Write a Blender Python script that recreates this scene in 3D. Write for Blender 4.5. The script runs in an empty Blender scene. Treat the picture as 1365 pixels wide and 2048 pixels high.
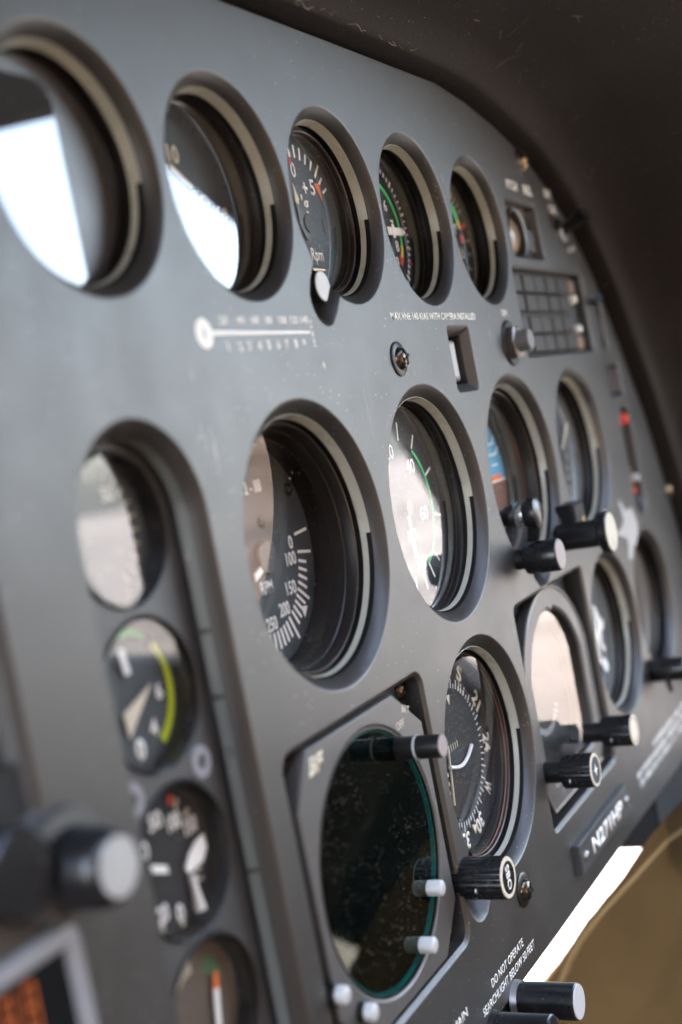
import bpy, bmesh, math, random
from mathutils import Vector, Matrix
from mathutils.geometry import tessellate_polygon

random.seed(7)
S = 0.001                       # everything below is written in millimetres
scn = bpy.context.scene
col = scn.collection
R = math.radians

# ------------------------------------------------------------------ camera
cam = bpy.data.cameras.new('camera')
cam_o = bpy.data.objects.new('camera', cam)
col.objects.link(cam_o)
RT = ((0.44295000, 0.88628660, 0.13524556),
      (-0.87596261, 0.45996689, -0.14532713),
      (-0.19100996, -0.05409740, 0.98009625))
cam_o.matrix_world = Matrix((
    (RT[0][0], RT[0][2], -RT[0][1], -354.38 * S),
    (RT[1][0], RT[1][2], -RT[1][1], -186.168 * S),
    (RT[2][0], RT[2][2], -RT[2][1], -4.362 * S),
    (0, 0, 0, 1)))
cam.sensor_fit = 'VERTICAL'
cam.sensor_height = 36.0
cam.sensor_width = 24.0
cam.lens = 44.73
cam.clip_start = 0.01
cam.clip_end = 2000
cam.dof.use_dof = True
cam.dof.focus_distance = 0.472
cam.dof.aperture_fstop = 6.2
scn.camera = cam_o

# ------------------------------------------------------------------ light
SUN_EL, SUN_ROT = R(52), R(-25)
world = bpy.data.worlds.new('World')
scn.world = world
world.use_nodes = True
wn = world.node_tree.nodes
wl = world.node_tree.links
bg = wn['Background']
sky = wn.new('ShaderNodeTexSky')
sky.sky_type = 'NISHITA'
sky.sun_disc = False
sky.sun_elevation = SUN_EL
sky.sun_rotation = SUN_ROT
sky.air_density = 1.0
sky.dust_density = 3.0
hs = wn.new('ShaderNodeHueSaturation')      # haze softens the blue; Value adds extra sky brightness
hs.inputs['Saturation'].default_value = .72
hs.inputs['Value'].default_value = 1.9
wl.new(sky.outputs[0], hs.inputs['Color'])
wl.new(hs.outputs[0], bg.inputs[0])
bg.inputs[1].default_value = 0.15
sun = bpy.data.lights.new('sun', 'SUN')
sun.energy = 2.0
sun.angle = R(0.5)
sun.color = (1.0, 0.94, 0.86)
sun_o = bpy.data.objects.new('sun', sun)
col.objects.link(sun_o)
# sky rotation 0 puts the sun over +Y; positive turns towards +X
sd = Vector((math.sin(SUN_ROT) * math.cos(SUN_EL), math.cos(SUN_ROT) * math.cos(SUN_EL), math.sin(SUN_EL)))
sun_o.rotation_euler = (-sd).to_track_quat('-Z', 'Y').to_euler()
sun_o.location = sd * 5

vs = scn.view_settings
vs.view_transform = 'Standard'
vs.look = 'None'
vs.gamma = 1
vs.use_curve_mapping = False
vs.exposure = 3.55
scn.cycles.use_denoising = True
scn.cycles.max_bounces = 10
scn.cycles.transparent_max_bounces = 16
scn.cycles.sample_clamp_indirect = 8.0

# ------------------------------------------------------------------ materials
MATS = {}


def new_mat(name):
    m = bpy.data.materials.new(name)
    m.use_nodes = True
    MATS[name] = m
    return m, m.node_tree.nodes, m.node_tree.links, m.node_tree.nodes['Principled BSDF']


def noise(n, scale, detail=4, rough=.6, src=None, l=None):
    t = n.new('ShaderNodeTexNoise')
    t.inputs['Scale'].default_value = scale
    t.inputs['Detail'].default_value = detail
    t.inputs['Roughness'].default_value = rough
    if src:
        l.new(src, t.inputs['Vector'])
    return t


def ramp(n, l, src, p0, p1, c0=(0, 0, 0, 1), c1=(1, 1, 1, 1)):
    r = n.new('ShaderNodeValToRGB')
    r.color_ramp.elements[0].position = p0
    r.color_ramp.elements[1].position = p1
    r.color_ramp.elements[0].color = c0
    r.color_ramp.elements[1].color = c1
    l.new(src, r.inputs[0])
    return r


def mixc(n, l, fac, a, b):
    m = n.new('ShaderNodeMix')
    m.data_type = 'RGBA'
    for sock, v in ((m.inputs[0], fac), (m.inputs[6], a), (m.inputs[7], b)):
        if isinstance(v, bpy.types.NodeSocket):
            l.new(v, sock)
        else:
            sock.default_value = v if isinstance(v, (int, float)) else (*v[:3], 1)
    return m.outputs[2]


def math_n(n, l, op, a, b):
    m = n.new('ShaderNodeMath')
    m.operation = op
    for i, v in ((0, a), (1, b)):
        if isinstance(v, bpy.types.NodeSocket):
            l.new(v, m.inputs[i])
        else:
            m.inputs[i].default_value = v
    return m.outputs[0]


def dust_fac(n, l, scale, size, density, seedoff=0.0, mask_scale=25):
    """tiny specks: voronoi cells kept by their random value, masked by large noise"""
    tc = n.new('ShaderNodeTexCoord')
    mp = n.new('ShaderNodeMapping')
    mp.inputs['Location'].default_value = (seedoff, seedoff * 1.7, seedoff * .3)
    l.new(tc.outputs['Object'], mp.inputs[0])
    v = n.new('ShaderNodeTexVoronoi')
    v.inputs['Scale'].default_value = scale
    l.new(mp.outputs[0], v.inputs['Vector'])
    sep = n.new('ShaderNodeSeparateColor')
    l.new(v.outputs['Color'], sep.inputs[0])
    near = math_n(n, l, 'LESS_THAN', v.outputs['Distance'], size)
    pick = math_n(n, l, 'LESS_THAN', sep.outputs[0], density)
    f = math_n(n, l, 'MULTIPLY', near, pick)
    f = math_n(n, l, 'MULTIPLY', f, sep.outputs[1])
    if mask_scale:
        nz = noise(n, mask_scale, 3, .6, mp.outputs[0], l)
        rr = ramp(n, l, nz.outputs[0], .38, .62)
        f = math_n(n, l, 'MULTIPLY', f, rr.outputs[0])
    return f


def scratch_fac(n, l, scale, rot, thresh=.012, mask_lo=.56, mask_hi=.66, stretch=14):
    """fine straight scratches: a strongly stretched noise seen as thin contour lines"""
    tc = n.new('ShaderNodeTexCoord')
    mp = n.new('ShaderNodeMapping')
    mp.inputs['Rotation'].default_value = (0, R(rot), 0)
    mp.inputs['Scale'].default_value = (scale, scale, scale / stretch)
    l.new(tc.outputs['Object'], mp.inputs[0])
    nz = noise(n, 1.0, 1.5, .4, mp.outputs[0], l)
    d = math_n(n, l, 'SUBTRACT', nz.outputs[0], .5)
    d = math_n(n, l, 'ABSOLUTE', d, 0)
    f = math_n(n, l, 'LESS_THAN', d, thresh)
    mk = noise(n, 38, 2, .5, tc.outputs['Object'], l)
    rr = ramp(n, l, mk.outputs[0], mask_lo, mask_hi)
    return math_n(n, l, 'MULTIPLY', f, rr.outputs[0])


def paint(name, base, rough, spec=.5, grain=0.0, grain_scale=2500, dust=0, scratch=0, metal=0, var=.12,
          dustcol=(.45, .42, .38), coat=0):
    m, n, l, p = new_mat(name)
    tc = n.new('ShaderNodeTexCoord')
    p.inputs['Roughness'].default_value = rough
    p.inputs['Specular IOR Level'].default_value = spec
    p.inputs['Metallic'].default_value = metal
    if coat:
        p.inputs['Coat Weight'].default_value = coat
        p.inputs['Coat Roughness'].default_value = .15
    nz = noise(n, 30, 6, .65, tc.outputs['Object'], l)
    lo = tuple(c * (1 - var) for c in base)
    hi = tuple(c * (1 + var) for c in base)
    c = mixc(n, l, nz.outputs[0], lo, hi)
    rr = ramp(n, l, nz.outputs[0], .25, .75, (rough - .06,) * 3 + (1,), (rough + .06,) * 3 + (1,))
    l.new(rr.outputs[0], p.inputs['Roughness'])
    if dust:
        c = mixc(n, l, dust_fac(n, l, 900, .22, dust, 3.1), c, dustcol)
    if scratch:
        f = scratch_fac(n, l, 160, 24, .006 * scratch)
        g = scratch_fac(n, l, 120, -50, .004 * scratch, .58, .68)
        c = mixc(n, l, math_n(n, l, 'MAXIMUM', f, g), c, (.30, .27, .22))
    l.new(c, p.inputs['Base Color'])
    if grain:
        b = n.new('ShaderNodeBump')
        b.inputs['Strength'].default_value = grain
        b.inputs['Distance'].default_value = 0.0002
        g = noise(n, grain_scale, 3, .6, tc.outputs['Object'], l)
        l.new(g.outputs[0], b.inputs['Height'])
        l.new(b.outputs[0], p.inputs['Normal'])
    return m


def glass_mat(name, ior=1.75, tint=(1, 1, 1), dust=.25, refl=(1, 1, 1), rough=.0, haze=0.0, scale=700):
    """thin instrument glass: clear, mirror-like by Fresnel on its outer face, specked with dust"""
    m, n, l, p = new_mat(name)
    n.remove(p)
    out = n['Material Output']
    tr = n.new('ShaderNodeBsdfTransparent')
    tr.inputs[0].default_value = (*tint, 1)
    gl = n.new('ShaderNodeBsdfGlossy')
    gl.inputs[0].default_value = (*refl, 1)
    gl.inputs['Roughness'].default_value = rough
    fr = n.new('ShaderNodeFresnel')
    fr.inputs[0].default_value = ior
    geo = n.new('ShaderNodeNewGeometry')
    front = math_n(n, l, 'SUBTRACT', 1.0, geo.outputs['Backfacing'])
    fac = math_n(n, l, 'MULTIPLY', fr.outputs[0], front)
    mx = n.new('ShaderNodeMixShader')
    l.new(fac, mx.inputs[0])
    l.new(tr.outputs[0], mx.inputs[1])
    l.new(gl.outputs[0], mx.inputs[2])
    df = n.new('ShaderNodeBsdfDiffuse')
    df.inputs[0].default_value = (.75, .7, .62, 1)
    d = dust_fac(n, l, scale, .2, dust, 1.3, 60)
    d2 = dust_fac(n, l, scale * 2.2, .22, dust * 1.3, 5.3, 0)
    d = math_n(n, l, 'MAXIMUM', d, math_n(n, l, 'MULTIPLY', d2, .55))
    if haze:
        tc = n.new('ShaderNodeTexCoord')
        hz = noise(n, 60, 5, .7, tc.outputs['Object'], l)
        d = math_n(n, l, 'MAXIMUM', d, math_n(n, l, 'MULTIPLY', hz.outputs[0], haze))
    d = math_n(n, l, 'MULTIPLY', d, front)
    m2 = n.new('ShaderNodeMixShader')
    l.new(d, m2.inputs[0])
    l.new(mx.outputs[0], m2.inputs[1])
    l.new(df.outputs[0], m2.inputs[2])
    l.new(m2.outputs[0], out.inputs[0])
    return m


PANEL = paint('panel_paint', (.028, .0252, .0225), .42, .72, .45, 1900, .12, .12, var=.14)
PANEL2 = paint('subpanel_paint', (.045, .044, .044), .45, .5, .3, 2600, .04, .4, var=.1)
BEZELG = paint('bezel_grey_paint', (.060, .058, .055), .40, .5, .25, 2600, .06, .5)
BLACK = paint('black_anodised', (.010, .0095, .009), .36, .4, .15, 3000, .05, .35, dustcol=(.35, .3, .25))
BLACKM = paint('black_matt', (.010, .010, .010), .7, .3, .2, 2000, .08, 0, dustcol=(.25, .22, .2))
RUBBER = paint('seal_rubber', (.006, .006, .006), .6, .3, 0, 2000, .05, 0)
FUNNEL = paint('worn_bezel_black', (.016, .0132, .0112), .40, .42, .25, 1800, .12, .6, dustcol=(.42, .34, .26))
BROWNM = paint('bronzed_bezel', (.075, .058, .048), .42, .5, .2, 1800, .1, .5)
WORN = paint('worn_highlight_metal', (.085, .065, .052), .35, .5, .2, 1500, .1, .5, metal=.5)
KNOB = paint('knob_plastic', (.009, .009, .010), .28, .5, .1, 3000, .03, .2)
RINGL = paint('light_ring_acrylic', (.42, .41, .34), .28, .5, .1, 1500, .05, .6, dustcol=(.2, .18, .12))
DIALB = paint('dial_black', (.014, .0145, .0155), .65, .3, .1, 3000, .12, 0, dustcol=(.3, .27, .24))
DIALG = paint('dial_grey', (.042, .050, .055), .6, .3, .1, 3000, .05, 0)
DIALT3 = paint('dial_blue_grey', (.040, .055, .068), .6, .3, .1, 3000, .14, 0, dustcol=(.4, .38, .34))
WHITE = paint('print_white', (.88, .86, .80), .55, .3, 0, 1000, 0, 0, var=.05)
PRINTW = paint('print_warm_white', (.85, .80, .68), .55, .3, 0, 1000, 0, 0, var=.05)
CREAM = paint('print_cream', (.62, .55, .42), .55, .3, 0, 1000, 0, 0, var=.08)
GREEN = paint('print_green', (.07, .62, .17), .5, .3, 0, 1000, 0, 0, var=.05)
LIME = paint('print_lime', (.52, .64, .02), .5, .3, 0, 1000, 0, 0, var=.05)
YELLOW = paint('print_yellow', (.85, .68, .08), .5, .3, 0, 1000, 0, 0, var=.05)
ORANGE = paint('print_orange', (.80, .17, .035), .5, .3, 0, 1000, 0, 0, var=.05)
RED = paint('print_red', (.70, .05, .025), .5, .3, 0, 1000, 0, 0, var=.05)
SKYB = paint('attitude_blue', (.09, .34, .52), .5, .3, 0, 1000, .04, 0)
EARTH = paint('attitude_brown', (.16, .06, .035), .5, .3, 0, 1000, .04, 0)
COPPER = paint('copper_edge', (.24, .11, .065), .5, .5, 0, 1000, .1, .4, metal=.6)
STEEL = paint('brushed_steel', (.42, .41, .40), .45, .5, .2, 900, .06, .5, metal=1, var=.1)
ALU = paint('pale_cap', (.48, .48, .465), .42, .5, .15, 1500, .08, .4, var=.06)
PINKC = paint('rosy_cap', (.30, .26, .245), .55, .3, .2, 1500, .05, .3, metal=.1)
BRASS = paint('worn_brass', (.32, .22, .12), .3, .5, .2, 900, .1, .5, metal=.9)
TEAL = paint('teal_glass_edge', (.0, .44, .46), .25, .5, 0, 1000, 0, 0)
SCREENG = paint('dark_green_screen', (.0012, .003, .003), .9, .05, 0, 1000, 0, 0)
LEATHER = paint('glareshield_vinyl', (.020, .0158, .0125), .75, .18, 1.0, 420, .05, 0, var=.35)
CABIN = paint('cabin_lining', (.022, .019, .017), .7, .3, .3, 300, 0, 0, var=.2)


def apron():
    m, n, l, p = new_mat('concrete_apron')
    tc = n.new('ShaderNodeTexCoord')
    a = noise(n, .35, 6, .65, tc.outputs['Object'], l)
    r1 = ramp(n, l, a.outputs[0], .35, .65, (.20, .175, .15, 1), (.34, .305, .265, 1))
    b = n.new('ShaderNodeTexBrick')
    b.inputs['Scale'].default_value = .18
    b.inputs['Mortar Size'].default_value = .012
    b.inputs['Color1'].default_value = (1, 1, 1, 1)
    b.inputs['Color2'].default_value = (.86, .84, .82, 1)
    b.inputs['Mortar'].default_value = (.25, .22, .2, 1)
    l.new(tc.outputs['Object'], b.inputs['Vector'])
    mm = n.new('ShaderNodeMix')
    mm.data_type = 'RGBA'
    mm.blend_type = 'MULTIPLY'
    mm.inputs[0].default_value = 1
    l.new(r1.outputs[0], mm.inputs[6])
    l.new(b.outputs[0], mm.inputs[7])
    l.new(mm.outputs[2], p.inputs['Base Color'])
    p.inputs['Roughness'].default_value = .9
    return m


CONC = apron()
TRIM = paint('tan_cabin_trim', (.42, .29, .19), .7, .3, .3, 300, 0, 0, var=.2)  # tan chosen to bounce warm light onto the panel
TAN = None
GLASS = glass_mat('gauge_glass', 1.75)
GLASSC = glass_mat('gauge_glass_clean', 1.65, dust=.06)
GLASSB = glass_mat('gauge_glass_dusty', 1.55, dust=.28, haze=.0, scale=1300)
GLASSP = glass_mat('gauge_glass_warm', 1.6, dust=.10, refl=(.42, .34, .28))
GLASSR = glass_mat('radar_glass', 1.28, dust=.16, refl=(.95, 1, .86), tint=(.40, .62, .60), scale=2000)


def emit_mat(name, c, s):
    m, n, l, p = new_mat(name)
    p.inputs['Base Color'].default_value = (*[x * .04 for x in c], 1)
    p.inputs['Emission Color'].default_value = (*c, 1)
    p.inputs['Emission Strength'].default_value = s
    return m


LCD = emit_mat('lit_orange_digits', (1.0, .20, .015), .045)
LAMP = emit_mat('red_lamp', (.9, .05, .02), .045)

# scratches belong to the vinyl hood
m = MATS['glareshield_vinyl']


def fabric():
    m, n, l, p = new_mat('tan_twill')
    tc = n.new('ShaderNodeTexCoord')
    a = noise(n, 14, 5, .6, tc.outputs['Object'], l)
    c = mixc(n, l, a.outputs[0], (.058, .034, .0135), (.12, .072, .029))
    w = n.new('ShaderNodeTexWave')
    w.inputs['Scale'].default_value = 900
    w.inputs['Distortion'].default_value = 1.5
    l.new(tc.outputs['Object'], w.inputs[0])
    c = mixc(n, l, math_n(n, l, 'MULTIPLY', w.outputs[0], .25), c, (.10, .065, .03))
    l.new(c, p.inputs['Base Color'])
    p.inputs['Roughness'].default_value = .95
    p.inputs['Specular IOR Level'].default_value = .05
    b = n.new('ShaderNodeBump')
    b.inputs['Strength'].default_value = .4
    b.inputs['Distance'].default_value = .0006
    l.new(w.outputs[0], b.inputs['Height'])
    l.new(b.outputs[0], p.inputs['Normal'])
    return m


TAN = fabric()


# ------------------------------------------------------------------ mesh helpers
class MB:
    """collects verts/faces in mm: x = right, y = into the panel, z = up"""

    def __init__(self):
        self.v, self.f, self.flat = [], [], set()

    def add(self, vs, fs, flat=False):
        o = len(self.v)
        self.v += vs
        for f in fs:
            if flat:
                self.flat.add(len(self.f))
            self.f.append(tuple(i + o for i in f))
        return self

    def box(self, x0, x1, y0, y1, z0, z1):
        vs = [(x, y, z) for x in (x0, x1) for y in (y0, y1) for z in (z0, z1)]
        fs = [(0, 1, 3, 2), (4, 6, 7, 5), (0, 4, 5, 1), (2, 3, 7, 6), (0, 2, 6, 4), (1, 5, 7, 3)]
        return self.add(vs, fs, True)

    def rbox(self, x0, x1, y0, y1, z0, z1, b):
        """box with its four front edges chamfered by b (front = small y)"""
        r0 = [(x0 + b, y0, z0 + b), (x1 - b, y0, z0 + b), (x1 - b, y0, z1 - b), (x0 + b, y0, z1 - b)]
        r1 = [(x0, y0 + b, z0), (x1, y0 + b, z0), (x1, y0 + b, z1), (x0, y0 + b, z1)]
        r2 = [(x0, y1, z0), (x1, y1, z0), (x1, y1, z1), (x0, y1, z1)]
        fs = [(0, 1, 2, 3)]
        for k in (0, 4):
            for i in range(4):
                j = (i + 1) % 4
                fs.append((k + i, k + 4 + i, k + 4 + j, k + j))
        fs.append((11, 10, 9, 8))
        return self.add(r0 + r1 + r2, fs, True)

    def lathe(self, prof, n=64, a0=0, a1=360, c=(0, 0), flute=None, sx=1.0):
        """revolve (r, y) about the axis through c that points into the panel"""
        full = abs(a1 - a0) >= 360
        m = n if full else n + 1
        vs, fs = [], []
        for i in range(m):
            a = R(a0 + (a1 - a0) * i / n)
            for k, (r, y) in enumerate(prof):
                rr = r
                if flute and k in flute[0]:
                    rr = r + flute[1] * (1 if (i // flute[2]) % 2 else 0)
                vs.append((c[0] + rr * math.cos(a) * sx, y, c[1] + rr * math.sin(a)))
        K = len(prof)
        for i in range(n):
            j = (i + 1) % m
            for k in range(K - 1):
                p, q = i * K + k, j * K + k
                if prof[k][0] < 1e-6 and not flute:
                    fs.append((p, q + 1, p + 1))
                elif prof[k + 1][0] < 1e-6 and not flute:
                    fs.append((p, q, p + 1))
                else:
                    fs.append((p, q, q + 1, p + 1))
        return self.add(vs, fs)

    def prism(self, pts, y0, y1):
        n = len(pts)
        vs = [(x, y0, z) for x, z in pts] + [(x, y1, z) for x, z in pts]
        fs = [tuple(range(n)), tuple(range(2 * n - 1, n - 1, -1))]
        fs += [(i, n + i, n + (i + 1) % n, (i + 1) % n) for i in range(n)]
        return self.add(vs, fs, True)

    def arc(self, r0, r1, a0, a1, y, c=(0, 0), n=40, t=.06):
        pts = []
        for i in range(n + 1):
            a = R(a0 + (a1 - a0) * i / n)
            pts.append((a, ))
        vs, fs = [], []
        for (a,) in pts:
            for r in (r0, r1):
                for yy in (y, y + t):
                    vs.append((c[0] + r * math.cos(a), yy, c[1] + r * math.sin(a)))
        for i in range(n):
            p, q = i * 4, i * 4 + 4
            fs += [(p, q, q + 2, p + 2), (p + 1, p + 3, q + 3, q + 1), (p, p + 1, q + 1, q), (p + 2, q + 2, q + 3, p + 3)]
        fs += [(0, 2, 3, 1), (n * 4, n * 4 + 1, n * 4 + 3, n * 4 + 2)]
        return self.add(vs, fs, True)

    def tick(self, a, r0, r1, w, y, c=(0, 0), t=.06):
        a = R(a)
        d, p = (math.cos(a), math.sin(a)), (-math.sin(a), math.cos(a))
        pts = [(c[0] + d[0] * r + p[0] * s, c[1] + d[1] * r + p[1] * s)
               for r, s in ((r0, -w / 2), (r1, -w / 2), (r1, w / 2), (r0, w / 2))]
        return self.prism(pts, y, y + t)

    def tube(self, pts, rad, n=10, caps=True):
        P = [Vector(p) for p in pts]
        vs, fs = [], []
        up = Vector((.3, .5, .8)).normalized()
        for i, p in enumerate(P):
            t = (P[min(i + 1, len(P) - 1)] - P[max(i - 1, 0)]).normalized()
            s = t.cross(up).normalized()
            u = s.cross(t)
            r = rad[i] if isinstance(rad, (list, tuple)) else rad
            for k in range(n):
                a = 2 * math.pi * k / n
                vs.append(tuple(p + s * math.cos(a) * r + u * math.sin(a) * r))
        for i in range(len(P) - 1):
            for k in range(n):
                j = (k + 1) % n
                fs.append((i * n + k, i * n + j, i * n + n + j, i * n + n + k))
        if caps:
            fs += [tuple(range(n - 1, -1, -1)), tuple(range((len(P) - 1) * n, len(P) * n))]
        return self.add(vs, fs)

    def build(self, name, mat, parent=None, sharp=38, off=(0, 0, 0), fixn=True):
        me = bpy.data.meshes.new(name)
        me.from_pydata([((x + off[0]) * S, (y + off[1]) * S, (z + off[2]) * S) for x, y, z in self.v], [], self.f)
        for i, p in enumerate(me.polygons):
            p.use_smooth = i not in self.flat
        bm = bmesh.new()
        bm.from_mesh(me)
        if fixn:
            bmesh.ops.recalc_face_normals(bm, faces=bm.faces)
        if sharp:
            for e in bm.edges:
                if len(e.link_faces) == 2 and e.calc_face_angle(0) > R(sharp):
                    e.smooth = False
        bm.to_mesh(me)
        bm.free()
        me.materials.append(mat)
        o = bpy.data.objects.new(name, me)
        col.objects.link(o)
        if parent:
            o.parent = parent
        return o


def tag(o, label, cat, group=None, kind=None):
    if label:
        o['label'] = label
    if cat:
        o['category'] = cat
    if group:
        o['group'] = group
    if kind:
        o['kind'] = kind
    return o


def thing(name, label, cat, u=0, v=0, y=0, group=None):
    o = bpy.data.objects.new(name, None)
    o.empty_display_size = .01
    o.location = (u * S, y * S, v * S)
    col.objects.link(o)
    return tag(o, label, cat, group)


def text(parent, s, u, v, h, y, mat, name='lettering', width=None, rot=0, bold=.0, t=.05, shear=0, spacing=1.0, left=False):
    """printed lettering as a thin mesh; h = cap height, optionally squeezed to a total width"""
    cu = bpy.data.curves.new('t', 'FONT')
    cu.body = s
    cu.size = 1.0
    cu.offset = bold
    cu.shear = shear
    cu.space_character = spacing
    cu.resolution_u = 3
    tmp = bpy.data.objects.new('t', cu)
    col.objects.link(tmp)
    dg = bpy.context.evaluated_depsgraph_get()
    me = bpy.data.meshes.new_from_object(tmp.evaluated_get(dg))
    bpy.data.objects.remove(tmp)
    bpy.data.curves.remove(cu)
    xs = [p.co.x for p in me.vertices]
    ys = [p.co.y for p in me.vertices]
    x0, x1, y0, y1 = min(xs), max(xs), min(ys), max(ys)
    ky = h / .70
    kx = (width / (x1 - x0)) if width else ky
    cx = x0 if left else (x0 + x1) / 2
    ca, sa = math.cos(R(rot)), math.sin(R(rot))
    cyy = .35
    bm = bmesh.new()
    bm.from_mesh(me)
    for p in bm.verts:
        a, b = (p.co.x - cx) * kx, (p.co.y - cyy) * ky
        p.co = ((u + a * ca - b * sa) * S, y * S, (v + a * sa + b * ca) * S)
    r = bmesh.ops.extrude_face_region(bm, geom=bm.faces[:])
    for e in r['geom']:
        if isinstance(e, bmesh.types.BMVert):
            e.co.y -= t * S
    bmesh.ops.recalc_face_normals(bm, faces=bm.faces)
    bm.to_mesh(me)
    bm.free()
    me.materials.clear()
    me.materials.append(mat)
    me.name = name
    o = bpy.data.objects.new(name, me)
    col.objects.link(o)
    if parent:
        o.parent = parent
    return o


def circle(c, r, n=96):
    return [(c[0] + r * math.cos(2 * math.pi * i / n), c[1] + r * math.sin(2 * math.pi * i / n)) for i in range(n)]


def rrect(x0, x1, z0, z1, r, n=8):
    pts = []
    for cx, cz, a in ((x1 - r, z1 - r, 0), (x0 + r, z1 - r, 90), (x0 + r, z0 + r, 180), (x1 - r, z0 + r, 270)):
        for i in range(n + 1):
            t = R(a + 90 * i / n)
            pts.append((cx + r * math.cos(t), cz + r * math.sin(t)))
    return pts


def keyhole(c, r, nc, nr, n=128):
    """round hole with a rounded side pocket for a knob (star-shaped about c)"""
    d = math.hypot(nc[0] - c[0], nc[1] - c[1])
    an = math.atan2(nc[1] - c[1], nc[0] - c[0])
    pts = []
    for i in range(n):
        a = 2 * math.pi * i / n
        rr = r
        t = a - an
        # capsule from c to nc
        k = d * math.cos(t)
        disc = nr * nr - (d * math.sin(t)) ** 2
        if math.cos(t) > 0 and disc > 0:
            rr = max(rr, k + math.sqrt(disc))
        if math.cos(t) > 0 and abs(math.sin(t)) > 1e-6:
            q = nr / abs(math.sin(t))
            if q * math.cos(t) <= d:
                rr = max(rr, min(q, 1e3))
        pts.append((c[0] + rr * math.cos(a), c[1] + rr * math.sin(a)))
    return pts


def offset(pts, d):
    """move each point of a counter-clockwise loop inward by d"""
    n = len(pts)
    out = []
    for i in range(n):
        a, b, c = Vector(pts[i - 1]), Vector(pts[i]), Vector(pts[(i + 1) % n])
        e0, e1 = (b - a).normalized(), (c - b).normalized()
        n0, n1 = Vector((-e0.y, e0.x)), Vector((-e1.y, e1.x))
        m = n0 + n1
        k = d / max(.35, m.length_squared / 2) if m.length > 1e-6 else 0
        out.append((b.x + m.x * k / 1.0, b.y + m.y * k / 1.0) if m.length > 1e-6 else (b.x, b.y))
    return out


def plate(name, outer, holes, mat, parent, y0=0, thick=9, cham=3.6, edge=.5, ocham=1.2):
    """flat plate with chamfered openings; cham is per hole (or one number)"""
    b = MB()
    loops = []
    front = []
    allv = []

    def ring(pts, y):
        o = len(b.v)
        b.v += [(x, y, z) for x, z in pts]
        return list(range(o, o + len(pts)))

    fronts, backs = [], []
    for li, lp in enumerate([outer] + holes):
        n = len(lp)
        if li == 0:
            prof = [(edge, 0), (edge * .3, edge * .25), (0, edge), (0, thick)]
            sign = 1
        else:
            c = cham[li - 1] if isinstance(cham, (list, tuple)) else cham
            prof = [(-edge, 0), (-edge * .35, edge * .10), (edge * .25, edge * .6), (c, c), (c, thick)]
        prev = None
        for k, (d, y) in enumerate(prof):
            r = ring(offset(lp, d), y0 + y)
            if k == 0:
                fronts.append((offset(lp, d), r))
            if prev:
                for i in range(n):
                    j = (i + 1) % n
                    b.f.append((prev[i], prev[j], r[j], r[i]))
            prev = r
        backs.append((offset(lp, prof[-1][0]), prev))
    for grp in (fronts, backs):
        idx = [i for _, r in grp for i in r]
        tris = tessellate_polygon([[Vector((x, z, 0)) for x, z in p] for p, _ in grp])
        for t in tris:
            b.flat.add(len(b.f))
            b.f.append(tuple(idx[i] for i in t))
    return b.build(name, mat, parent, sharp=50)


# ------------------------------------------------------------------ layout (mm on the panel face)
T_V, M_V = 75.2, -34.0
TU = [-95.8, -23.3, 46.8, 117.0, 187.8]
T = [(u, T_V) for u in TU]
M1, M2, M3, M4 = (-11, M_V), (87.5, M_V), (188.4, M_V), (284, -32)
B2, M5, M6 = (90.5, -132.0), (284, -128), (370, -128)
RT_, RM_ = 33.9, 45.0

# ------------------------------------------------------------------ instrument panel
panel = thing('instrument_panel', 'large grey instrument panel with round cut-outs and white lettering', 'instrument panel', 0, 0)
arcpts = [(164, 136.8), (198, 133.6), (231, 127.8), (267, 119.5), (300, 105.6), (333, 86.5), (364, 58.5),
          (394, 20), (424, -24), (445, -67), (461, -111), (470, -160), (474, -223.5)]
outer = [(-420, 131), (-9, 133.4), (57, 134.9)] + arcpts + [(363, -223), (230, -220.5), (120, -218), (67, -216.5), (-420, -216)]
outer = outer[::-1]            # counter-clockwise seen from the front
a = sum((outer[i - 1][0] * outer[i][1] - outer[i][0] * outer[i - 1][1]) for i in range(len(outer)))
if a < 0:
    outer = outer[::-1]
holes = [circle(T[0], RT_), circle(T[1], RT_),
         keyhole(T[2], RT_, (T[2][0] - 25.5, T[2][1] - 32.5), 9.0),
         circle(T[3], RT_), circle(T[4], RT_ - 1),
         circle(M1, RM_), circle(M2, RM_),
         keyhole(M3, RM_, (M3[0] - 3.5, M3[1] - 37), 14.0),
         circle(M4, 42.5),
         keyhole(B2, RM_, (B2[0] - 37, B2[1] - 39), 11.0),
         circle(M5, 42.5), circle(M6, 41)]
cham = [3.2] * 5 + [3.8] * 7
slot = [(-98 + 26.8 * math.cos(R(t)), -16 + 27 * math.sin(R(t))) for t in range(0, 181, 6)] + [(-124.8, -175), (-71.2, -175)]
holes.append(slot)
cham.append(3.6)
RAD = rrect(-60, 40, -183.5, -86.5, 6)
holes.append(RAD)
cham.append(1.2)
SQI = rrect(139.5, 242, -183, -85, 4)
holes.append(SQI)
cham.append(1.2)
SWI = rrect(124.6, 149.3, 6, 33, 2.6)
holes.append(SWI)
cham.append(3.4)
KEYP = rrect(221, 338, 17.5, 61, 2)
holes.append(KEYP)
cham.append(1.0)
IDN = rrect(228, 276, 65.5, 93.5, 3)
holes.append(IDN)
cham.append(1.4)
RSL = [(378 + 12 * math.cos(R(t)), -28 + 14 * math.sin(R(t))) for t in range(0, 181, 12)] + \
      [(378 + 12 * math.cos(R(t)), -66 + 13 * math.sin(R(t))) for t in range(180, 361, 12)]
holes.append(RSL)
cham.append(1.5)
RRC = rrect(354, 384, -9, 10, 1.5)
holes.append(RRC)
cham.append(1.0)
VSL = rrect(357, 368, 18, 46, 1.5)
holes.append(VSL)
cham.append(1.0)
LREC = rrect(-260, -154.6, -70, 40, 3)
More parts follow.
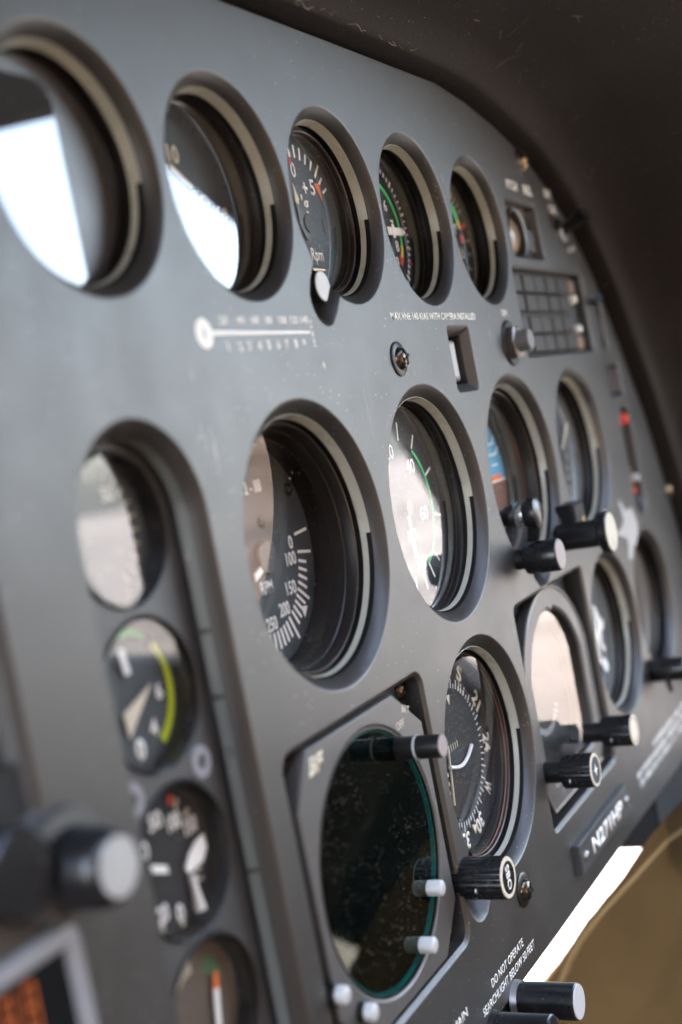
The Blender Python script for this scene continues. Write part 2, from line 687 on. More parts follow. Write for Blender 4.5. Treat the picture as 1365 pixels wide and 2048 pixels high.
holes.append(LREC)
cham.append(3.0)
plate('face_plate', outer, holes, PANEL, panel, cham=cham)


def screw(parent, u, v, r=4.2, y=0, washer=True, mat=None, turn=20):
    s = MB().lathe([(0, -r * .62), (r * .45, -r * .58), (r * .8, -r * .4), (r, -r * .05), (r, .2)], 28).build(
        'screw', mat or BRASS, parent, off=(u, y - (.8 if washer else 0), v), sharp=60)
    cr = MB()
    for k in (0, 90):
        a = R(turn + k)
        d, p = (math.cos(a), math.sin(a)), (-math.sin(a), math.cos(a))
        L, w = r * .62, r * .11
        cr.prism([(d[0] * L * i + p[0] * w * j, d[1] * L * i + p[1] * w * j) for i, j in ((-1, -1), (1, -1), (1, 1), (-1, 1))],
                 -r * .64, -r * .3)
    cr.build('cross_slot', BLACKM, s, off=(u, y - (.8 if washer else 0), v))
    if washer:
        MB().lathe([(r * .6, -.9), (r * 1.35, -.9), (r * 1.5, -.5), (r * 1.5, .1)], 36).build('washer', BLACK, s, off=(u, y, v))
    return s


DSCREW = paint('dark_screw', (.10, .08, .06), .25, .5, .2, 900, .15, .6, metal=.9)
screw(panel, 71.7, 21.1, 4.3, mat=DSCREW)
screw(panel, 264.5, 114, 4.6, mat=BRASS, turn=40)
screw(panel, 93.5, -187.8, 4.4, mat=DSCREW, turn=65)
screw(panel, 446.8, -73.2, 4.0, mat=BRASS)

# printed lettering on the face
PY = -.02
text(panel, 'MAX VNE 140 KIAS WITH CAMERA INSTALLED', 116, 36.9, 2.7, PY, WHITE, width=87.5, bold=.016)
text(panel, 'DO NOT OPERATE', 66.5, -204.2, 3.1, PY, WHITE, width=35, bold=.002)
text(panel, 'SEARCHLIGHT BELOW 50 FEET', 66.2, -209.6, 3.1, PY, WHITE, width=57, bold=.002)
text(panel, 'MAIN', 19, -202.4, 3.1, PY, WHITE, width=12.5, bold=.002)
text(panel, 'DIM', 198.5, 38.6, 2.7, PY, WHITE, width=7.5, bold=.02)
text(panel, 'PTCH', 243.5, 100.6, 4.4, PY, WHITE, width=15.5, bold=.025)
text(panel, 'REL', 268, 100.2, 4.6, PY, WHITE, width=13, bold=.025)
text(panel, 'OAT', 301.5, 101.4, 4.4, PY, WHITE, width=13, bold=.025)
text(panel, 'CAL', 305.5, 93.6, 4.6, PY, WHITE, width=14, bold=.025)
text(panel, '+', 12.1, 20.9, 3.0, PY, WHITE, bold=.02)
sc = MB()
for i in range(40):
    a0, a1 = R(9 * i), R(9 * i + 9)
    sc.prism([(-55.2 + x * math.cos(a), 31.9 + y * math.sin(a)) for a, x, y in ((a0, .5, 1.7), (a0, 4.3, 4.3), (a1, 4.3, 4.3), (a1, .5, 1.7))], -.06, -.01)
sc.prism([(-51.2, 31.35), (7.0, 31.2), (7.0, 32.0), (-51.2, 32.6)], -.06, 0)
sc.build('printed_scale', WHITE, panel)
for s, u in zip(('20', '40', '60', '80', '100', '120', '140'), (-44.2, -34.6, -26.3, -18.2, -9.6, -2.2, 4.6)):
    text(panel, s, u, 35.6, 2.2, PY, WHITE, bold=.03, width=4.2 if len(s) < 3 else 5.2)
for s, u in zip('123456789', (-44, -37.6, -32.4, -26.4, -20.9, -15.2, -9.7, -3.9, 1.7)):
    text(panel, s, u, 28.1, 2.6, PY, WHITE, bold=.06)
text(panel, '10 KTS', 8.6, 31.3, 1.9, PY, WHITE, rot=90, width=8.5)
MB().arc(6.3, 8.4, 0, 360, -.06, (299.5, -74.5), 48).build('printed_ring', CREAM, panel)
logo = [(330.2, -64.6), (335.6, -66.6), (340.1, -72.2), (350.5, -71.4), (356.0, -74.1), (360.8, -81.6), (359.0, -87.3),
        (350.4, -92.6), (344.6, -92.1), (337.2, -98.5), (329.1, -97.3), (334.6, -89.9), (333.4, -86.5), (313.5, -81.2), (326.7, -79.4), (333.2, -76.6)]
lg = MB()
tri = tessellate_polygon([[Vector((x, z, 0)) for x, z in logo]])
for t in tri:
    lg.prism([logo[i] for i in t], -.06, -.01)
lg.build('emblem', paint('emblem_grey', (.36, .35, .33), .55), panel)
# placard of illegible small print along the lower edge
pl = MB()
for row, (v0, h) in enumerate(((-196.2, 3.0), (-201.5, 3.2), (-206.6, 3.0))):
    u = 272 + row * 0 + (34 if row == 0 else 0)
    while u < 405:
        w = random.uniform(1.2, 2.6)
        if random.random() < .16:
            u += 2.6
            continue
        pl.box(u, u + .7, -.05, -.01, v0 - h / 2, v0 + h / 2)
        if random.random() < .7:
            pl.box(u + .7, u + w, -.05, -.01, v0 + h / 2 - .7, v0 + h / 2)
        if random.random() < .6:
            pl.box(u + .7, u + w, -.05, -.01, v0 - .35, v0 + .35)
        if random.random() < .5:
            pl.box(u + w - .2, u + w + .5, -.05, -.01, v0 - h / 2, v0 + h / 2)
        u += w + 1.4
pl.build('small_print', WHITE, panel)


# ------------------------------------------------------------------ gauges
def tilt(o, centre, yaw, pitch):
    """turn a part about a point: yaw about z, pitch about x (degrees)"""
    c = Vector(centre) * S
    m = Matrix.Translation(c) @ Matrix.Rotation(R(yaw), 4, 'Z') @ Matrix.Rotation(R(pitch), 4, 'X') @ Matrix.Translation(-c)
    o.data.transform(m)


def gauge(label, c, Ri, dial_y, dial_r, dial_mat=None, glass=None, glass_y=None, yaw=0, pitch=0, funnel=None, lip=None,
          ring=True, group=None, gr=None, extra=None):
    g = thing('gauge', label, 'gauge', c[0], c[1], group=group)
    n = 96
    # rubber seal lining the hole
    L = lip or (Ri - 2.0)
    wide = L > Ri - 1
    b0 = 1.1 if wide else 0
    MB().lathe([(Ri - .08, 3.7), (Ri - .25, 9.6), (L + 1.5, 9.8)] if wide else [(Ri - .08, 3.7), (Ri - .25, 9.6), (Ri - 2.2, 9.8), (Ri - 2.2, 11)], n).build('seal', RUBBER, g)
    if ring:
        b = MB().lathe([(Ri - .12, 3.85), (Ri - .35, 3.75), (Ri - 1.2, 7.2), (Ri - .7, 7.5)], 60, -3, 183)
        b.lathe([(Ri - .6, 5.3), (Ri - .8, 5.2), (Ri - 1.2, 7.2), (Ri - .7, 7.5)], 60, -177, -3)
        b.build('light_ring', RINGL, g, fixn=True)
    prof = [(L + .2, 11.5), (L, 9.3 + b0), (L - .35, 8.9 + b0), (L - .8, 9.0 + b0), (L - 1.1, 9.6 + b0)]
    if extra == 'steps':
        prof += [(L - 1.4, 13), (L - 1.9, 12.6), (L - 2.3, 13.0), (L - 2.6, 17.5), (L - 3.0, 17.4)]
    prof += [(dial_r + .6, dial_y - 1.2), (dial_r + .2, dial_y + .3)]
    MB().lathe(prof, n).build('bezel', funnel or FUNNEL, g)
    er = MB().lathe([(L - .3, 8.85 + b0), (L - .6, 8.7 + b0), (L - .9, 8.9 + b0)], n)  # lighter worn metal rings that also paint in the bezel's edge highlights
    rm = (L - 1.1) * .6 + (dial_r + .6) * .4
    ym = (9.6 + b0) * .6 + (dial_y - 1.2) * .4
    er.lathe([(rm + .05, ym - .1), (rm - .3, ym - .2), (rm - .35, ym + .4)], n)
    er.build('worn_highlight_rings', WORN, g)
    d = MB().lathe([(0, dial_y), (dial_r + .8, dial_y), (dial_r + .8, dial_y + 3)], n).build('dial', dial_mat or DIALB, g)
    gy = glass_y if glass_y is not None else dial_y - 4
    rg = gr or (L - 1.6)
    gl = MB().lathe([(0, gy), (rg, gy), (rg, gy + 1.2), (0, gy + 1.2)], n).build('glass', glass or GLASS, g)
    if yaw or pitch:
        tilt(gl, (0, gy, 0), yaw, pitch)
    return g, d


def knob(parent, u, v, y_base, y_tip, r, shaft=None, cap=None, ringm=None, fl=24, label=None, body=None, capr=.86):
    """fluted cylinder knob standing out of the panel towards the viewer, with its face disc"""
    k = MB()
    yb = y_base - (abs(y_base - y_tip) * .30 if shaft else 0)
    prof = [(0, yb), (r * .96, yb), (r, yb - .6), (r, y_tip + .9), (r * .95, y_tip + .15), (r * .88, y_tip), (0, y_tip)]
    k.lathe(prof, fl * 4 if fl else 56, flute=({2, 3}, -.45, 2) if fl else None)
    ko = k.build('knob', body or KNOB, parent, off=(u, 0, v), sharp=35)
    if label:
        ko['label'] = label
    if shaft:
        MB().lathe([(0, y_base + 3), (shaft, y_base + 3), (shaft, yb - .1), (0, yb - .1)], 40).build('shaft', BLACK, ko, off=(u, 0, v))
    if ringm:
        MB().lathe([(r * .70, y_tip - .12), (r * .90, y_tip - .12), (r * .92, y_tip + .1), (r * .70, y_tip + .1)], 56).build('cap_ring', ringm, ko, off=(u, 0, v))
    if cap:
        MB().lathe([(0, y_tip - .25), (r * capr * .97, y_tip - .22), (r * capr, y_tip + .1), (0, y_tip + .1)], 56).build('cap', cap, ko, off=(u, 0, v))
    return ko


RiT, RiM = RT_ - 3.2, RM_ - 3.8

# T1: grey masked instrument with a tall glass window
g, d = gauge('blurred grey-faced instrument at top left with tall rectangular glass', T[0], RiT, 12.2, RiT - 1.6, BEZELG, GLASSC, 40, 0, 0, lip=RiT + 3.0)
d.name = 'mask'
for ch in list(g.children):
    if ch.name.startswith('glass'):
        bpy.data.objects.remove(ch)
FACE1 = paint('mask_grey', (.055, .056, .062), .42, .9, .2, 2600, .02, 0)
d.data.materials[0] = FACE1
pts = [(31 * math.cos(R(t)), 31 * math.sin(R(t))) for t in [287.3 - 159.5 * i / 40 for i in range(41)]]
pts += [(9.2 - 6 + 6 * math.sin(R(t)), 24.5 - 6 + 6 * math.cos(R(t))) for t in range(0, 91, 15)]
pts = pts[::-1]
MB().prism(pts, 11.7, 12.1).build('window_frame', BLACK, g)
MB().prism(offset(pts, .8), 11.1, 11.6).build('window_glass', glass_mat('window_glass', 1.9, tint=(.02, .02, .02), dust=.02), g)

# T2: wide bronzed bezel
g, d = gauge('blurred black dial with bronzed inner bezel and single white hand, second in top row', T[1], RiT, 18, RiT + .4, DIALG, GLASSC, 10.4, 0, 0, funnel=BROWNM, lip=RiT + 3.2)
DY = 17.9
text(d, '10', -.9, 14.7, 5.2, DY, CREAM, 'numeral', bold=.03)
MB().prism([(-5.6, 10.9), (4.4, 5.2), (4.0, 3.9), (-6.3, 9.0)], 16.4, 16.8).build('needle', CREAM, g)
MB().arc(1.9, 2.8, 0, 180, DY - .1, (11.8, .6)).build('printed_arc', CREAM, d)
text(d, 'Y-8', 20.5, -1.5, 3.6, DY, CREAM, 'lettering', width=8.5, bold=.03)
tk = MB()
for a in range(-60, 150, 15):
    tk.tick(a, RiT - 5.0, RiT - 2.6, .5, DY - .1)
tk.build('tick_marks', DIALB, d)

# T3: rotor rpm / g meter
g, d = gauge('blue-grey dial lettered Rpm and g with orange wedge and white-capped knob', T[2], RiT, 14, 27.2, DIALT3, GLASSB, 11, 0, 2)
DY = 13.9
tk = MB()
for a, r0, r1 in ((107, 20.5, 25.0), (97, 20.5, 25.0), (87, 20.5, 25.0), (77, 20.5, 25.0), (67, 20.5, 24.4), (57, 20.5, 24.6), (47, 20.3, 26.8), (38, 20.6, 24.4), (28, 20.4, 24.4)):
    tk.tick(a, r0, r1, 1.05, DY - .08)
tk.build('tick_marks', WHITE, d)
text(d, '0', -2.0, 16.0, 5.2, DY, WHITE, 'numeral', width=3.3, bold=.015)
text(d, '+', 4.4, 10.2, 5.2, DY, WHITE, 'lettering', width=4.0, bold=.03)
text(d, '5', 10.3, 11.0, 5.6, DY, WHITE, 'numeral', width=3.6, bold=.02)
text(d, "'g", 2.4, 4.8, 5.2, DY, WHITE, 'lettering', width=5.0, bold=.02)
text(d, '. Rpm', 2.8, -13.3, 4.4, DY, WHITE, 'lettering', width=11.5, bold=.012)
MB().prism([(12.0, 12.4), (15.9, 12.9), (16.4, 6.2)], DY - .1, DY - .02).build('wedge_mark', ORANGE, d)
MB().prism([(-3.6, 21.5), (-2.0, 17.8), (-4.0, 17.4)], DY - .1, DY - .02).build('wedge_mark', RED, d)
nd = MB().prism([(-6.9, 10.5), (-4.6, 5.2), (-5.6, 3.0), (-7.4, 4.0)], 12.4, 12.7).build('needle', CREAM, g)
HUBM = paint('hub_grey_brown', (.045, .042, .04), .5, .4, .1, 2000, .1, 0)
MB().prism([(-7.4, 4.0), (-5.6, 3.0), (.2, -.6), (1.0, -3.6), (-1.0, -8.5), (-3.6, -9.2), (-7, -4)], 12.5, 12.9).build('needle_tail', HUBM, g)
MB().lathe([(0, 11.9), (3.0, 12.0), (3.2, 12.6)], 30).build('hub', DIALG, g, off=(-1.2, 0, -3.2))
MB().prism([(13.0, -.4), (17.2, -.4), (17.2, -5), (13.6, -5)], DY - .08, DY - .02).build('window_mark', BLACK, d)
MB().prism([(-9, -18.6), (7, -18.6), (7, -19.3), (-9, -19.3)], DY - .5, DY - .02).build('edge_line', BRASS, d)
MB().prism([(-9, -19.4), (7.5, -19.4), (5, -24.6), (-9, -24.6)], DY - .3, DY - .02).build('pocket_plate', BLACKM, d)
knob(g, -18.5, -27.6, 10, 3.0, 5.3, cap=ALU, fl=0, capr=.97, label='black knob with bright white flat cap')

# T4
g, d = gauge('black dial with green and yellow arc and white arrow pointer at 7', T[3], RiT, 17.5, RiT + 1.4, DIALB, GLASSC, 10.6, 0, 0, lip=RiT + 2.8)
DY = 17.4
for a0, a1, mm in ((95, -14.5, GREEN), (-14.5, -29.5, YELLOW)):
    MB().arc(19.6, 21.6, a0, a1, DY - .1).build('colour_arc', mm, d)
MB().tick(-31.5, 18.6, 22.0, 1.6, DY - .14).build('limit_mark', RED, d)
MB().tick(-36.5, 19.4, 21.8, 2.0, DY - .12).build('limit_mark', RED, d)
MB().tick(-25.5, 26.6, 29.8, 1.3, DY - .16).build('limit_mark', RED, d)
tk = MB()
k = 0
for i in range(26):
    a = 100 - i * 5.9
    big = i % 5 == 4
    tk.tick(a, 26.6 - (.5 if big else 0), 28.4 + (.8 if big else 0), 1.15 if big else .75, DY - .1)
tk.build('tick_marks', WHITE, d)
for s, a, r in (('6', 46, 15.0), ('7', 12, 14.6), ('8', -20, 16.0), ('9', -44.5, 17.4), ('5', 82, 15)):
    text(d, s, r * math.cos(R(a)), r * math.sin(R(a)), 4.4, DY, WHITE, 'numeral', width=2.9, bold=.02)
p = MB()
a = R(1.0)
dv, pv = (math.cos(a), math.sin(a)), (-math.sin(a), math.cos(a))
q = lambda r, s: (dv[0] * r + pv[0] * s, dv[1] * r + pv[1] * s)
p.prism([q(6, -1.6), q(20.5, -1.6), q(23.8, 0), q(20.5, 1.6), q(6, 1.6)], 16.2, 16.6)
p.prism([q(10.2, -2.7), q(12.4, -2.7), q(12.4, 2.7), q(10.2, 2.7)], 16.0, 16.15)
p.build('needle', WHITE, g)

# T5
g, d = gauge('small black dial with green arc and red limit marks, last in top row', T[4], RiT - 1, 16.5, RiT + .6, DIALB, GLASSC, 10.6, 0, 0, lip=RiT + 2.0)
DY = 16.4
MB().arc(18.0, 22.2, 95, 30, DY - .1).build('colour_arc', GREEN, d)
MB().arc(18.0, 21.0, 30, 18, DY - .1).build('colour_arc', YELLOW, d)
MB().tick(18, 20.5, 28, 2.0, DY - .15).build('limit_mark', RED, d)
MB().tick(4, 17, 20.5, 3.4, DY - .15).build('limit_mark', RED, d)
tk = MB()
for a in (75, 68, 61, 54, 47, 40, 33, 2, -12, -28, -44):
    tk.tick(a, 24.3, 28.0, .9, DY - .1)
tk.build('tick_marks', CREAM, d)
text(d, '8', 15.8, -5.4, 4.6, DY, CREAM, 'numeral', bold=.02)
text(d, '7', 12.5, 5.4, 4.6, DY, WHITE, 'numeral', bold=.02)

# M1
g, d = gauge('large grey rate dial with numerals 0 to 250 in deep black stepped bezel', M1, RiM, 24.5, 36.4, DIALG, GLASSP, 19, 0, 0, extra='steps', lip=RiM - 1.6, gr=36.6)
M1_GLASS = [c for c in g.children if c.name.startswith('glass')][0]
DY = 24.4
tk = MB()
for a, r0, r1 in [(5, 26, 34.7), (-8, 26, 34.8), (-14.5, 26, 31.2), (-20, 26, 31.4), (-25.3, 26, 31.6), (-30.6, 26, 31.8), (-36, 26, 34), (-41, 26, 32), (-46, 26, 32),
                  (-51, 26, 32), (-56, 26, 32), (-62.5, 26, 35), (-68, 26, 32), (-73, 26, 32), (-78, 26, 32), (-83, 26, 32), (-88, 26, 35), (-93, 26, 32), (-98, 26, 32), (-103, 26, 32)]:
    tk.tick(a, r0, r1, 1.0, DY - .08)
tk.build('tick_marks', WHITE, d)
for s, u, v in (('0', 22.3, .2), ('100', 20.6, -5.0), ('150', 17.0, -14.2), ('200', 10.2, -20.0), ('250', .8, -23.0)):
    text(d, s, u, v, 4.3, DY, WHITE, 'numeral', width=(2.6 if s == '0' else 6.6), bold=.02)
text(d, 'RPM', 2.0, -11.2, 4.0, DY, WHITE, 'lettering', width=7.5, bold=.02)
text(d, '12 - 88', 4.4, 21.0, 4.0, DY, WHITE, 'lettering', width=12, bold=.03)
MB().prism([(20.8, -21.4), (25.2, -22.0), (22.2, -25.4)], DY - .15, DY - .03).build('bug', WHITE, d)
MB().lathe([(0, 22), (5.2, 22.2), (5.5, 23.6), (5.5, 24.4)], 40).build('hub', HUBM, g, off=(3, 0, -2))
MB().prism([(-6.4, -5.8), (-1.2, -3.6), (-.6, -5.8), (-6.4, -8.2)], 22.6, 23.0).build('needle', WHITE, g)
screw(d, 27.5, 17.5, 2.4, DY, washer=False, mat=BLACK, turn=60)
screw(d, 6.5, 9.5, 2.2, DY, washer=False, mat=BLACK, turn=60)

# M2
g, d = gauge('large black speed dial with green arc and numeral 40 under scratched glass', M2, RiM, 16, RiM - 1.2, DIALB, GLASS, 10.5, 0, 0, lip=RiM + .6)
DY = 15.9
MB().arc(25.7, 27.1, 52, -62, DY - .1).build('colour_arc', GREEN, d)
tk = MB()
for a in (103, 78, 53, 22, -12, -46, -62, -78, -95, -112, -130):
    tk.tick(a, 27.2 if -60 < a < 60 else 26.5, 33.6, 1.0, DY - .12)
tk.build('tick_marks', WHITE, d)
for s, u, v, ro in (('40', 12.4, 15.2, 0), ('20', -4.6, 22.4, 0), ('60', 17, -4, 0), ('80', 6, -22, 0)):
    text(d, s, u, v, 5.6, DY, WHITE, 'numeral', width=7.6, bold=.008)
text(d, 'KTS', 2.2, -10.6, 4.0, DY, WHITE, 'lettering', width=7.5)
MB().prism([(-1.8, 3), (-.6, 3), (-.2, -19), (-2.4, -19)], 14.2, 14.5).build('needle', WHITE, g)
MB().lathe([(0, 13.4), (3.2, 13.6), (3.6, 14.8)], 30).build('hub', BLACK, g)

# M3 attitude indicator
g, d = gauge('attitude indicator with blue and brown ball, copper-edged black mask and caging knob', M3, RiM, 21.5, 36.5, BLACKM, GLASSC, 12.5, 0, 0)
d.name = 'mask'
up = [(30.5 * math.cos(R(t)), 30.5 * math.sin(R(t))) for t in range(-4, 185, 4)]
dn = [(30.5 * math.cos(R(t)), 30.5 * math.sin(R(t))) for t in range(184, 357, 4)]
MB().prism(up, 21.2, 21.4).build('sky_half', SKYB, g)
MB().prism(dn, 21.2, 21.4).build('ground_half', EARTH, g)
lines = MB()
for v, w in ((10, 8), (5, 5), (15, 5)):
    lines.prism([(20 - w, v), (20 + w * .6, v), (20 + w * .6, v + .7), (20 - w, v + .7)], 21.05, 21.15)
lines.prism([(-30, -2.6), (30, -2.6), (30, -1.8), (-30, -1.8)], 21.05, 21.15)
lines.tick(26, 22, 30, 1.0, 21.05)
lines.tick(38, 24, 30, 1.0, 21.05)
lines.build('pitch_lines', WHITE, g)
MB().prism([(9, -1.6), (23, -1.6), (23, .8), (9, .8)], 20.2, 20.6).build('wing_bar', ORANGE, g)
MB().lathe([(32.9, 14.2), (33.2, 13.95), (33.4, 14.4)], 96).build('inner_edge', COPPER, g)
MB().lathe([(30.9, 21.0), (33.4, 14.4), (36.5, 14.2)], 96).build('mask_ring', DIALB, g)
knob(g, -32, -34, 2, -19, 6.9, shaft=4.4, cap=PINKC, fl=0, capr=.9, label='black cylindrical knob with pale metallic face')
# glossy caging knob on a short arm in front of the ball
cgo = MB().tube([(-17, 6, -38), (-18, -3, -30), (-19, -6, -20)], [2.6, 3.0, 3.4], 16).build('caging_arm', BLACK, g)
MB().lathe([(0, -9.5), (4.6, -9.4), (6.6, -8.2), (7.2, -5.5), (6.4, -3.4), (4.6, -3)], 48).build('caging_knob', KNOB, cgo, off=(-19.4, 0, -16.3))
MB().lathe([(4.2, -3), (5.5, -2.6), (5.8, -.9), (5.5, 1.0), (4.2, 1.2)], 48).build('steel_collar', paint('bright_steel', (.78, .76, .74), .22, .5, .1, 900, .05, .3, metal=1), cgo, off=(-19.4, 0, -16.3))
MB().lathe([(4.0, 1.2), (4.8, 2.4), (4.9, 5), (3.8, 8), (1.6, 9.4), (0, 9.6)], 48).build('inner_boss', KNOB, cgo, off=(-19.4, 0, -16.3))

# M4
g, d = gauge('blurred grey dial with one slanted white hand, right end of middle row', M4, 42.5 - 3.8, 14, 37, DIALG, GLASSC, 10.6, 0, 0, lip=39.6)
DY = 13.9
MB().prism([(3.6, 2.0), (5.8, 1.6), (21.6, 13.4), (20.2, 15.2)], 12.8, 13.1).build('needle', CREAM, g)
for s, u, v in (('2', 12, -3), ('3', 9.5, -8.5), ('4', 9, -13.5), ('5', 8, -19)):
    text(d, s, u, v, 3.2, DY, CREAM, 'numeral', bold=.02)
knob(g, -63, -36.6, 2, -20, 6.4, cap=None, fl=20, label='black shaft carrying a wide cream-faced head')
MB().lathe([(0, -20), (8.6, -20), (9.7, -20.8), (9.7, -24), (9.2, -24.6), (0, -24.6)], 64).build('knob_head', KNOB, g, off=(-66, 0, -36.6))
SPECK = paint('worn_cream_face', (.50, .46, .36), .5, .4, .2, 1500, .5, .8, dustcol=(.06, .05, .04))
MB().lathe([(0, -24.9), (8.8, -24.8), (9.1, -24.5), (0, -24.5)], 64).build('knob_face', SPECK, g, off=(-66, 0, -36.6))
MB().rbox(-59, -42, -7, 2, -33, -22, 1.2).build('lever_block', BLACKM, g)
MB().lathe([(0, -8.2), (1.4, -8.0), (1.7, -6.8)], 20).build('lever_stud', BRASS, g, off=(-49, 0, -30.5))

# M5, M6
g, d = gauge('blurred grey dial with white aircraft symbol in the bottom row', M5, 42.5 - 3.8, 13.5, 37, DIALG, GLASSC, 10.6, 0, 0, lip=39.6)
DY = 13.4
w = MB()
w.prism([(8, 14), (11, 13), (19, 3), (22, 4), (21, -1), (15, -2), (13, -8), (17, -11), (15, -13), (10, -9), (6, -2), (9, 3)], DY - .1, DY)
w.prism([(6, -16), (12, -15), (17, -20), (14, -24), (9, -21)], DY - .1, DY)
w.build('aircraft_symbol', WHITE, d)
g, d = gauge('blurred brownish dial at the far right end of the bottom row', M6, 41 - 3.8, 10.5, 33, paint('dial_brown', (.075, .058, .045), .6, .3, 0, 1000, .05, 0), GLASSC, 8.8, 0, 0, ring=False)
tk = MB()
for a in range(20, 341, 12):
    tk.tick(a, 25, 28, .8, 10.3)
tk.build('tick_marks', DIALB, d)
knob(g, -38, -33, 2, -20, 6.4, fl=0, label='black blurred knob')
MB().tube([(-36, -8, -33), (-36, -9, -46)], 1.4, 8).build('knob_wire', BLACK, g)
MB().tube([(-30, -6, -33), (-29, -6, -44)], 1.2, 8).build('knob_wire', BLACK, g)

# B2 course indicator
g, d = gauge('dusty black compass dial with letters S and W and a fluted OBS knob', B2, RiM, 16, RiM - 3.4, DIALB, GLASSB, 11, 0, 7.0)
DY = 15.9
tk = MB()
for i in range(72):
    a = 57 - i * 5.2
    tk.tick(a, 25.8, 29.6 if i % 2 == 0 else 27.6, .5, DY - .1)
tk.build('tick_marks', WHITE, d)
for s, a in (('S', 57), ('21', 24), ('24', -8.5), ('W', -40), ('30', -71), ('33', -99), ('15', 90)):
    r = 33.2
    text(d, s, r * math.cos(R(a)), r * math.sin(R(a)), 6.0, DY, PRINTW, 'numeral', rot=a - 90, width=(4.8 if len(s) == 1 else 7.6), bold=.035)
MB().lathe([(0, 15.2), (23.6, 15.2), (24.0, 15.9)], 80).build('inner_dial', DIALB, g)
cv = []
for i in range(13):
    t = i / 12
    cv.append((13.2 - 24 * t, 14.2, -.1 - 1.6 * t - 4.2 * math.sin(t * math.pi) * (1 - .3 * t)))
MB().tube(cv, [.75] * 13, 8).build('curved_needle', WHITE, g)
MB().tube([(-8.4, 14.6, 6), (-10.2, 14.6, -4), (-12.5, 14.6, -16)], .5, 8).build('needle', CREAM, g)
dots = MB()
for i in range(5):
    dots.tick(90, 0, 1.5, 1.1, 15.05, (-12 - i * .5, -5 - 3.4 * i))
    dots.tick(90, 0, 2.6, .35, 15.05, (-6.5 + 2.1 * i, 2.6))
dots.build('deviation_marks', CREAM, g)
MB().prism([(-.6, 23.6), (3.0, 23.2), (1.4, 19.4)], 15.0, 15.1).build('heading_mark', CREAM, g)
MB().prism([(.2, -28.2), (4.4, -29.6), (2.4, -32.6)], 14.6, 15.0).build('heading_bug', CREAM, g)
MB().lathe([(37.6, 10.2), (37.85, 9.9), (38.0, 10.3)], 96).build('copper_edge', COPPER, g)
k = knob(g, B2[0] * 0 - 45.3, -31.5, 4, -15.5, 7.4, shaft=None, fl=22, label='fluted black knob marked OBS')
MB().lathe([(5.6, -15.75), (6.9, -15.75), (7.1, -15.4), (5.6, -15.4)], 56).build('cap_ring', CREAM, k, off=(-45.3, 0, -31.5))
text(k, 'OBS', -45.3, -31.5, 3.4, -15.7, WHITE, 'lettering', width=8.6, bold=.02, rot=90)
MB().lathe([(0, -6.2), (1.0, -6.1), (1.2, -5.6)], 16, c=(0, 0)).build('set_screw', STEEL, k, off=(-45.3 - 6.4, 0, -31.5 - 2.2))

# ------------------------------------------------------------------ column of small gauges in the slot
tray = thing('gauge_tray', 'recessed grey backing plate holding the column of four small gauges', 'gauge tray', -98, -95)
SV = [-15.4, -57.5, -100.4, -141]
hl = [circle((-.8, v + 95), 20.1, 64) for v in SV]
o2 = [(27 * math.cos(R(t)) * .99, 79 + 26.5 * math.sin(R(t))) for t in range(0, 181, 6)] + [(-26.6, -79.5), (26.6, -79.5)]
plate('backing_plate', o2, hl, PANEL2, tray, y0=9, thick=5, cham=.8, edge=.3)
for u, v in ((14, 15.4), (-16.6, 15.4)):
    sw = MB().lathe([(1.7, -.1), (2.0, -.6), (4.2, -.6), (4.6, .2)], 32).build('screw_cup', paint('cup_washer_steel', (.24, .24, .26), .4), tray, off=(u, 9, v))
    MB().lathe([(0, .3), (1.9, .2), (2.0, .6)], 20).build('screw', BLACK, sw, off=(u, 9, v))
# pale strip along the slot wall, with its breaks
st = MB()
edge = [(-.05 + 23.1 * math.cos(R(t)), 79 + 23.3 * math.sin(R(t))) for t in range(170, -1, -6)] + [(23.1, 79 - i * 6) for i in range(1, 27)]
runs = [(0, 33), (33.25, 36), (36.25, 44), (44.2, len(edge) - 1)]
for a, b in runs:
    vs, fs = [], []
    ids = [a] + list(range(int(a) + 1, b + 1))
    for q in ids:
        i = int(q)
        x, z = edge[i]
        if q != i:
            x, z = x + (edge[i + 1][0] - x) * (q - i), z + (edge[i + 1][1] - z) * (q - i)
        vs += [(x, 3.9, z), (x - 1.0, 6.8, z)]
    for i in range(len(ids) - 1):
        fs.append((2 * i, 2 * i + 2, 2 * i + 3, 2 * i + 1))
    st.add(vs, fs)
st.build('light_strip', paint('slot_strip_acrylic', (.12, .13, .12), .3, .5, .1, 1500, .05, .5), tray, fixn=False)
MB().box(23.3, 23.38, 3.8, 8.9, -80, 79).build('seal', RUBBER, tray)


def small(label, v, dial_mat, glass, yaw=0, pitch=0):
    g = thing('small_gauge', label, 'gauge', -98.8, v, group='column of small gauges in the slot')
    MB().lathe([(19.9, 9.6), (19.9, 8.4), (19.6, 8.1), (19.2, 8.4), (18.8, 14.8)], 72).build('bezel', BLACK, g)
    d = MB().lathe([(0, 15), (19.2, 15), (19.2, 16)], 72).build('dial', dial_mat, g)
    gl = MB().lathe([(0, 9.4), (19.05, 9.4), (19.05, 10.2), (0, 10.2)], 72).build('glass', glass, g)
    if yaw or pitch:
        tilt(gl, (0, 10.4, 0), yaw, pitch)
    return g, d


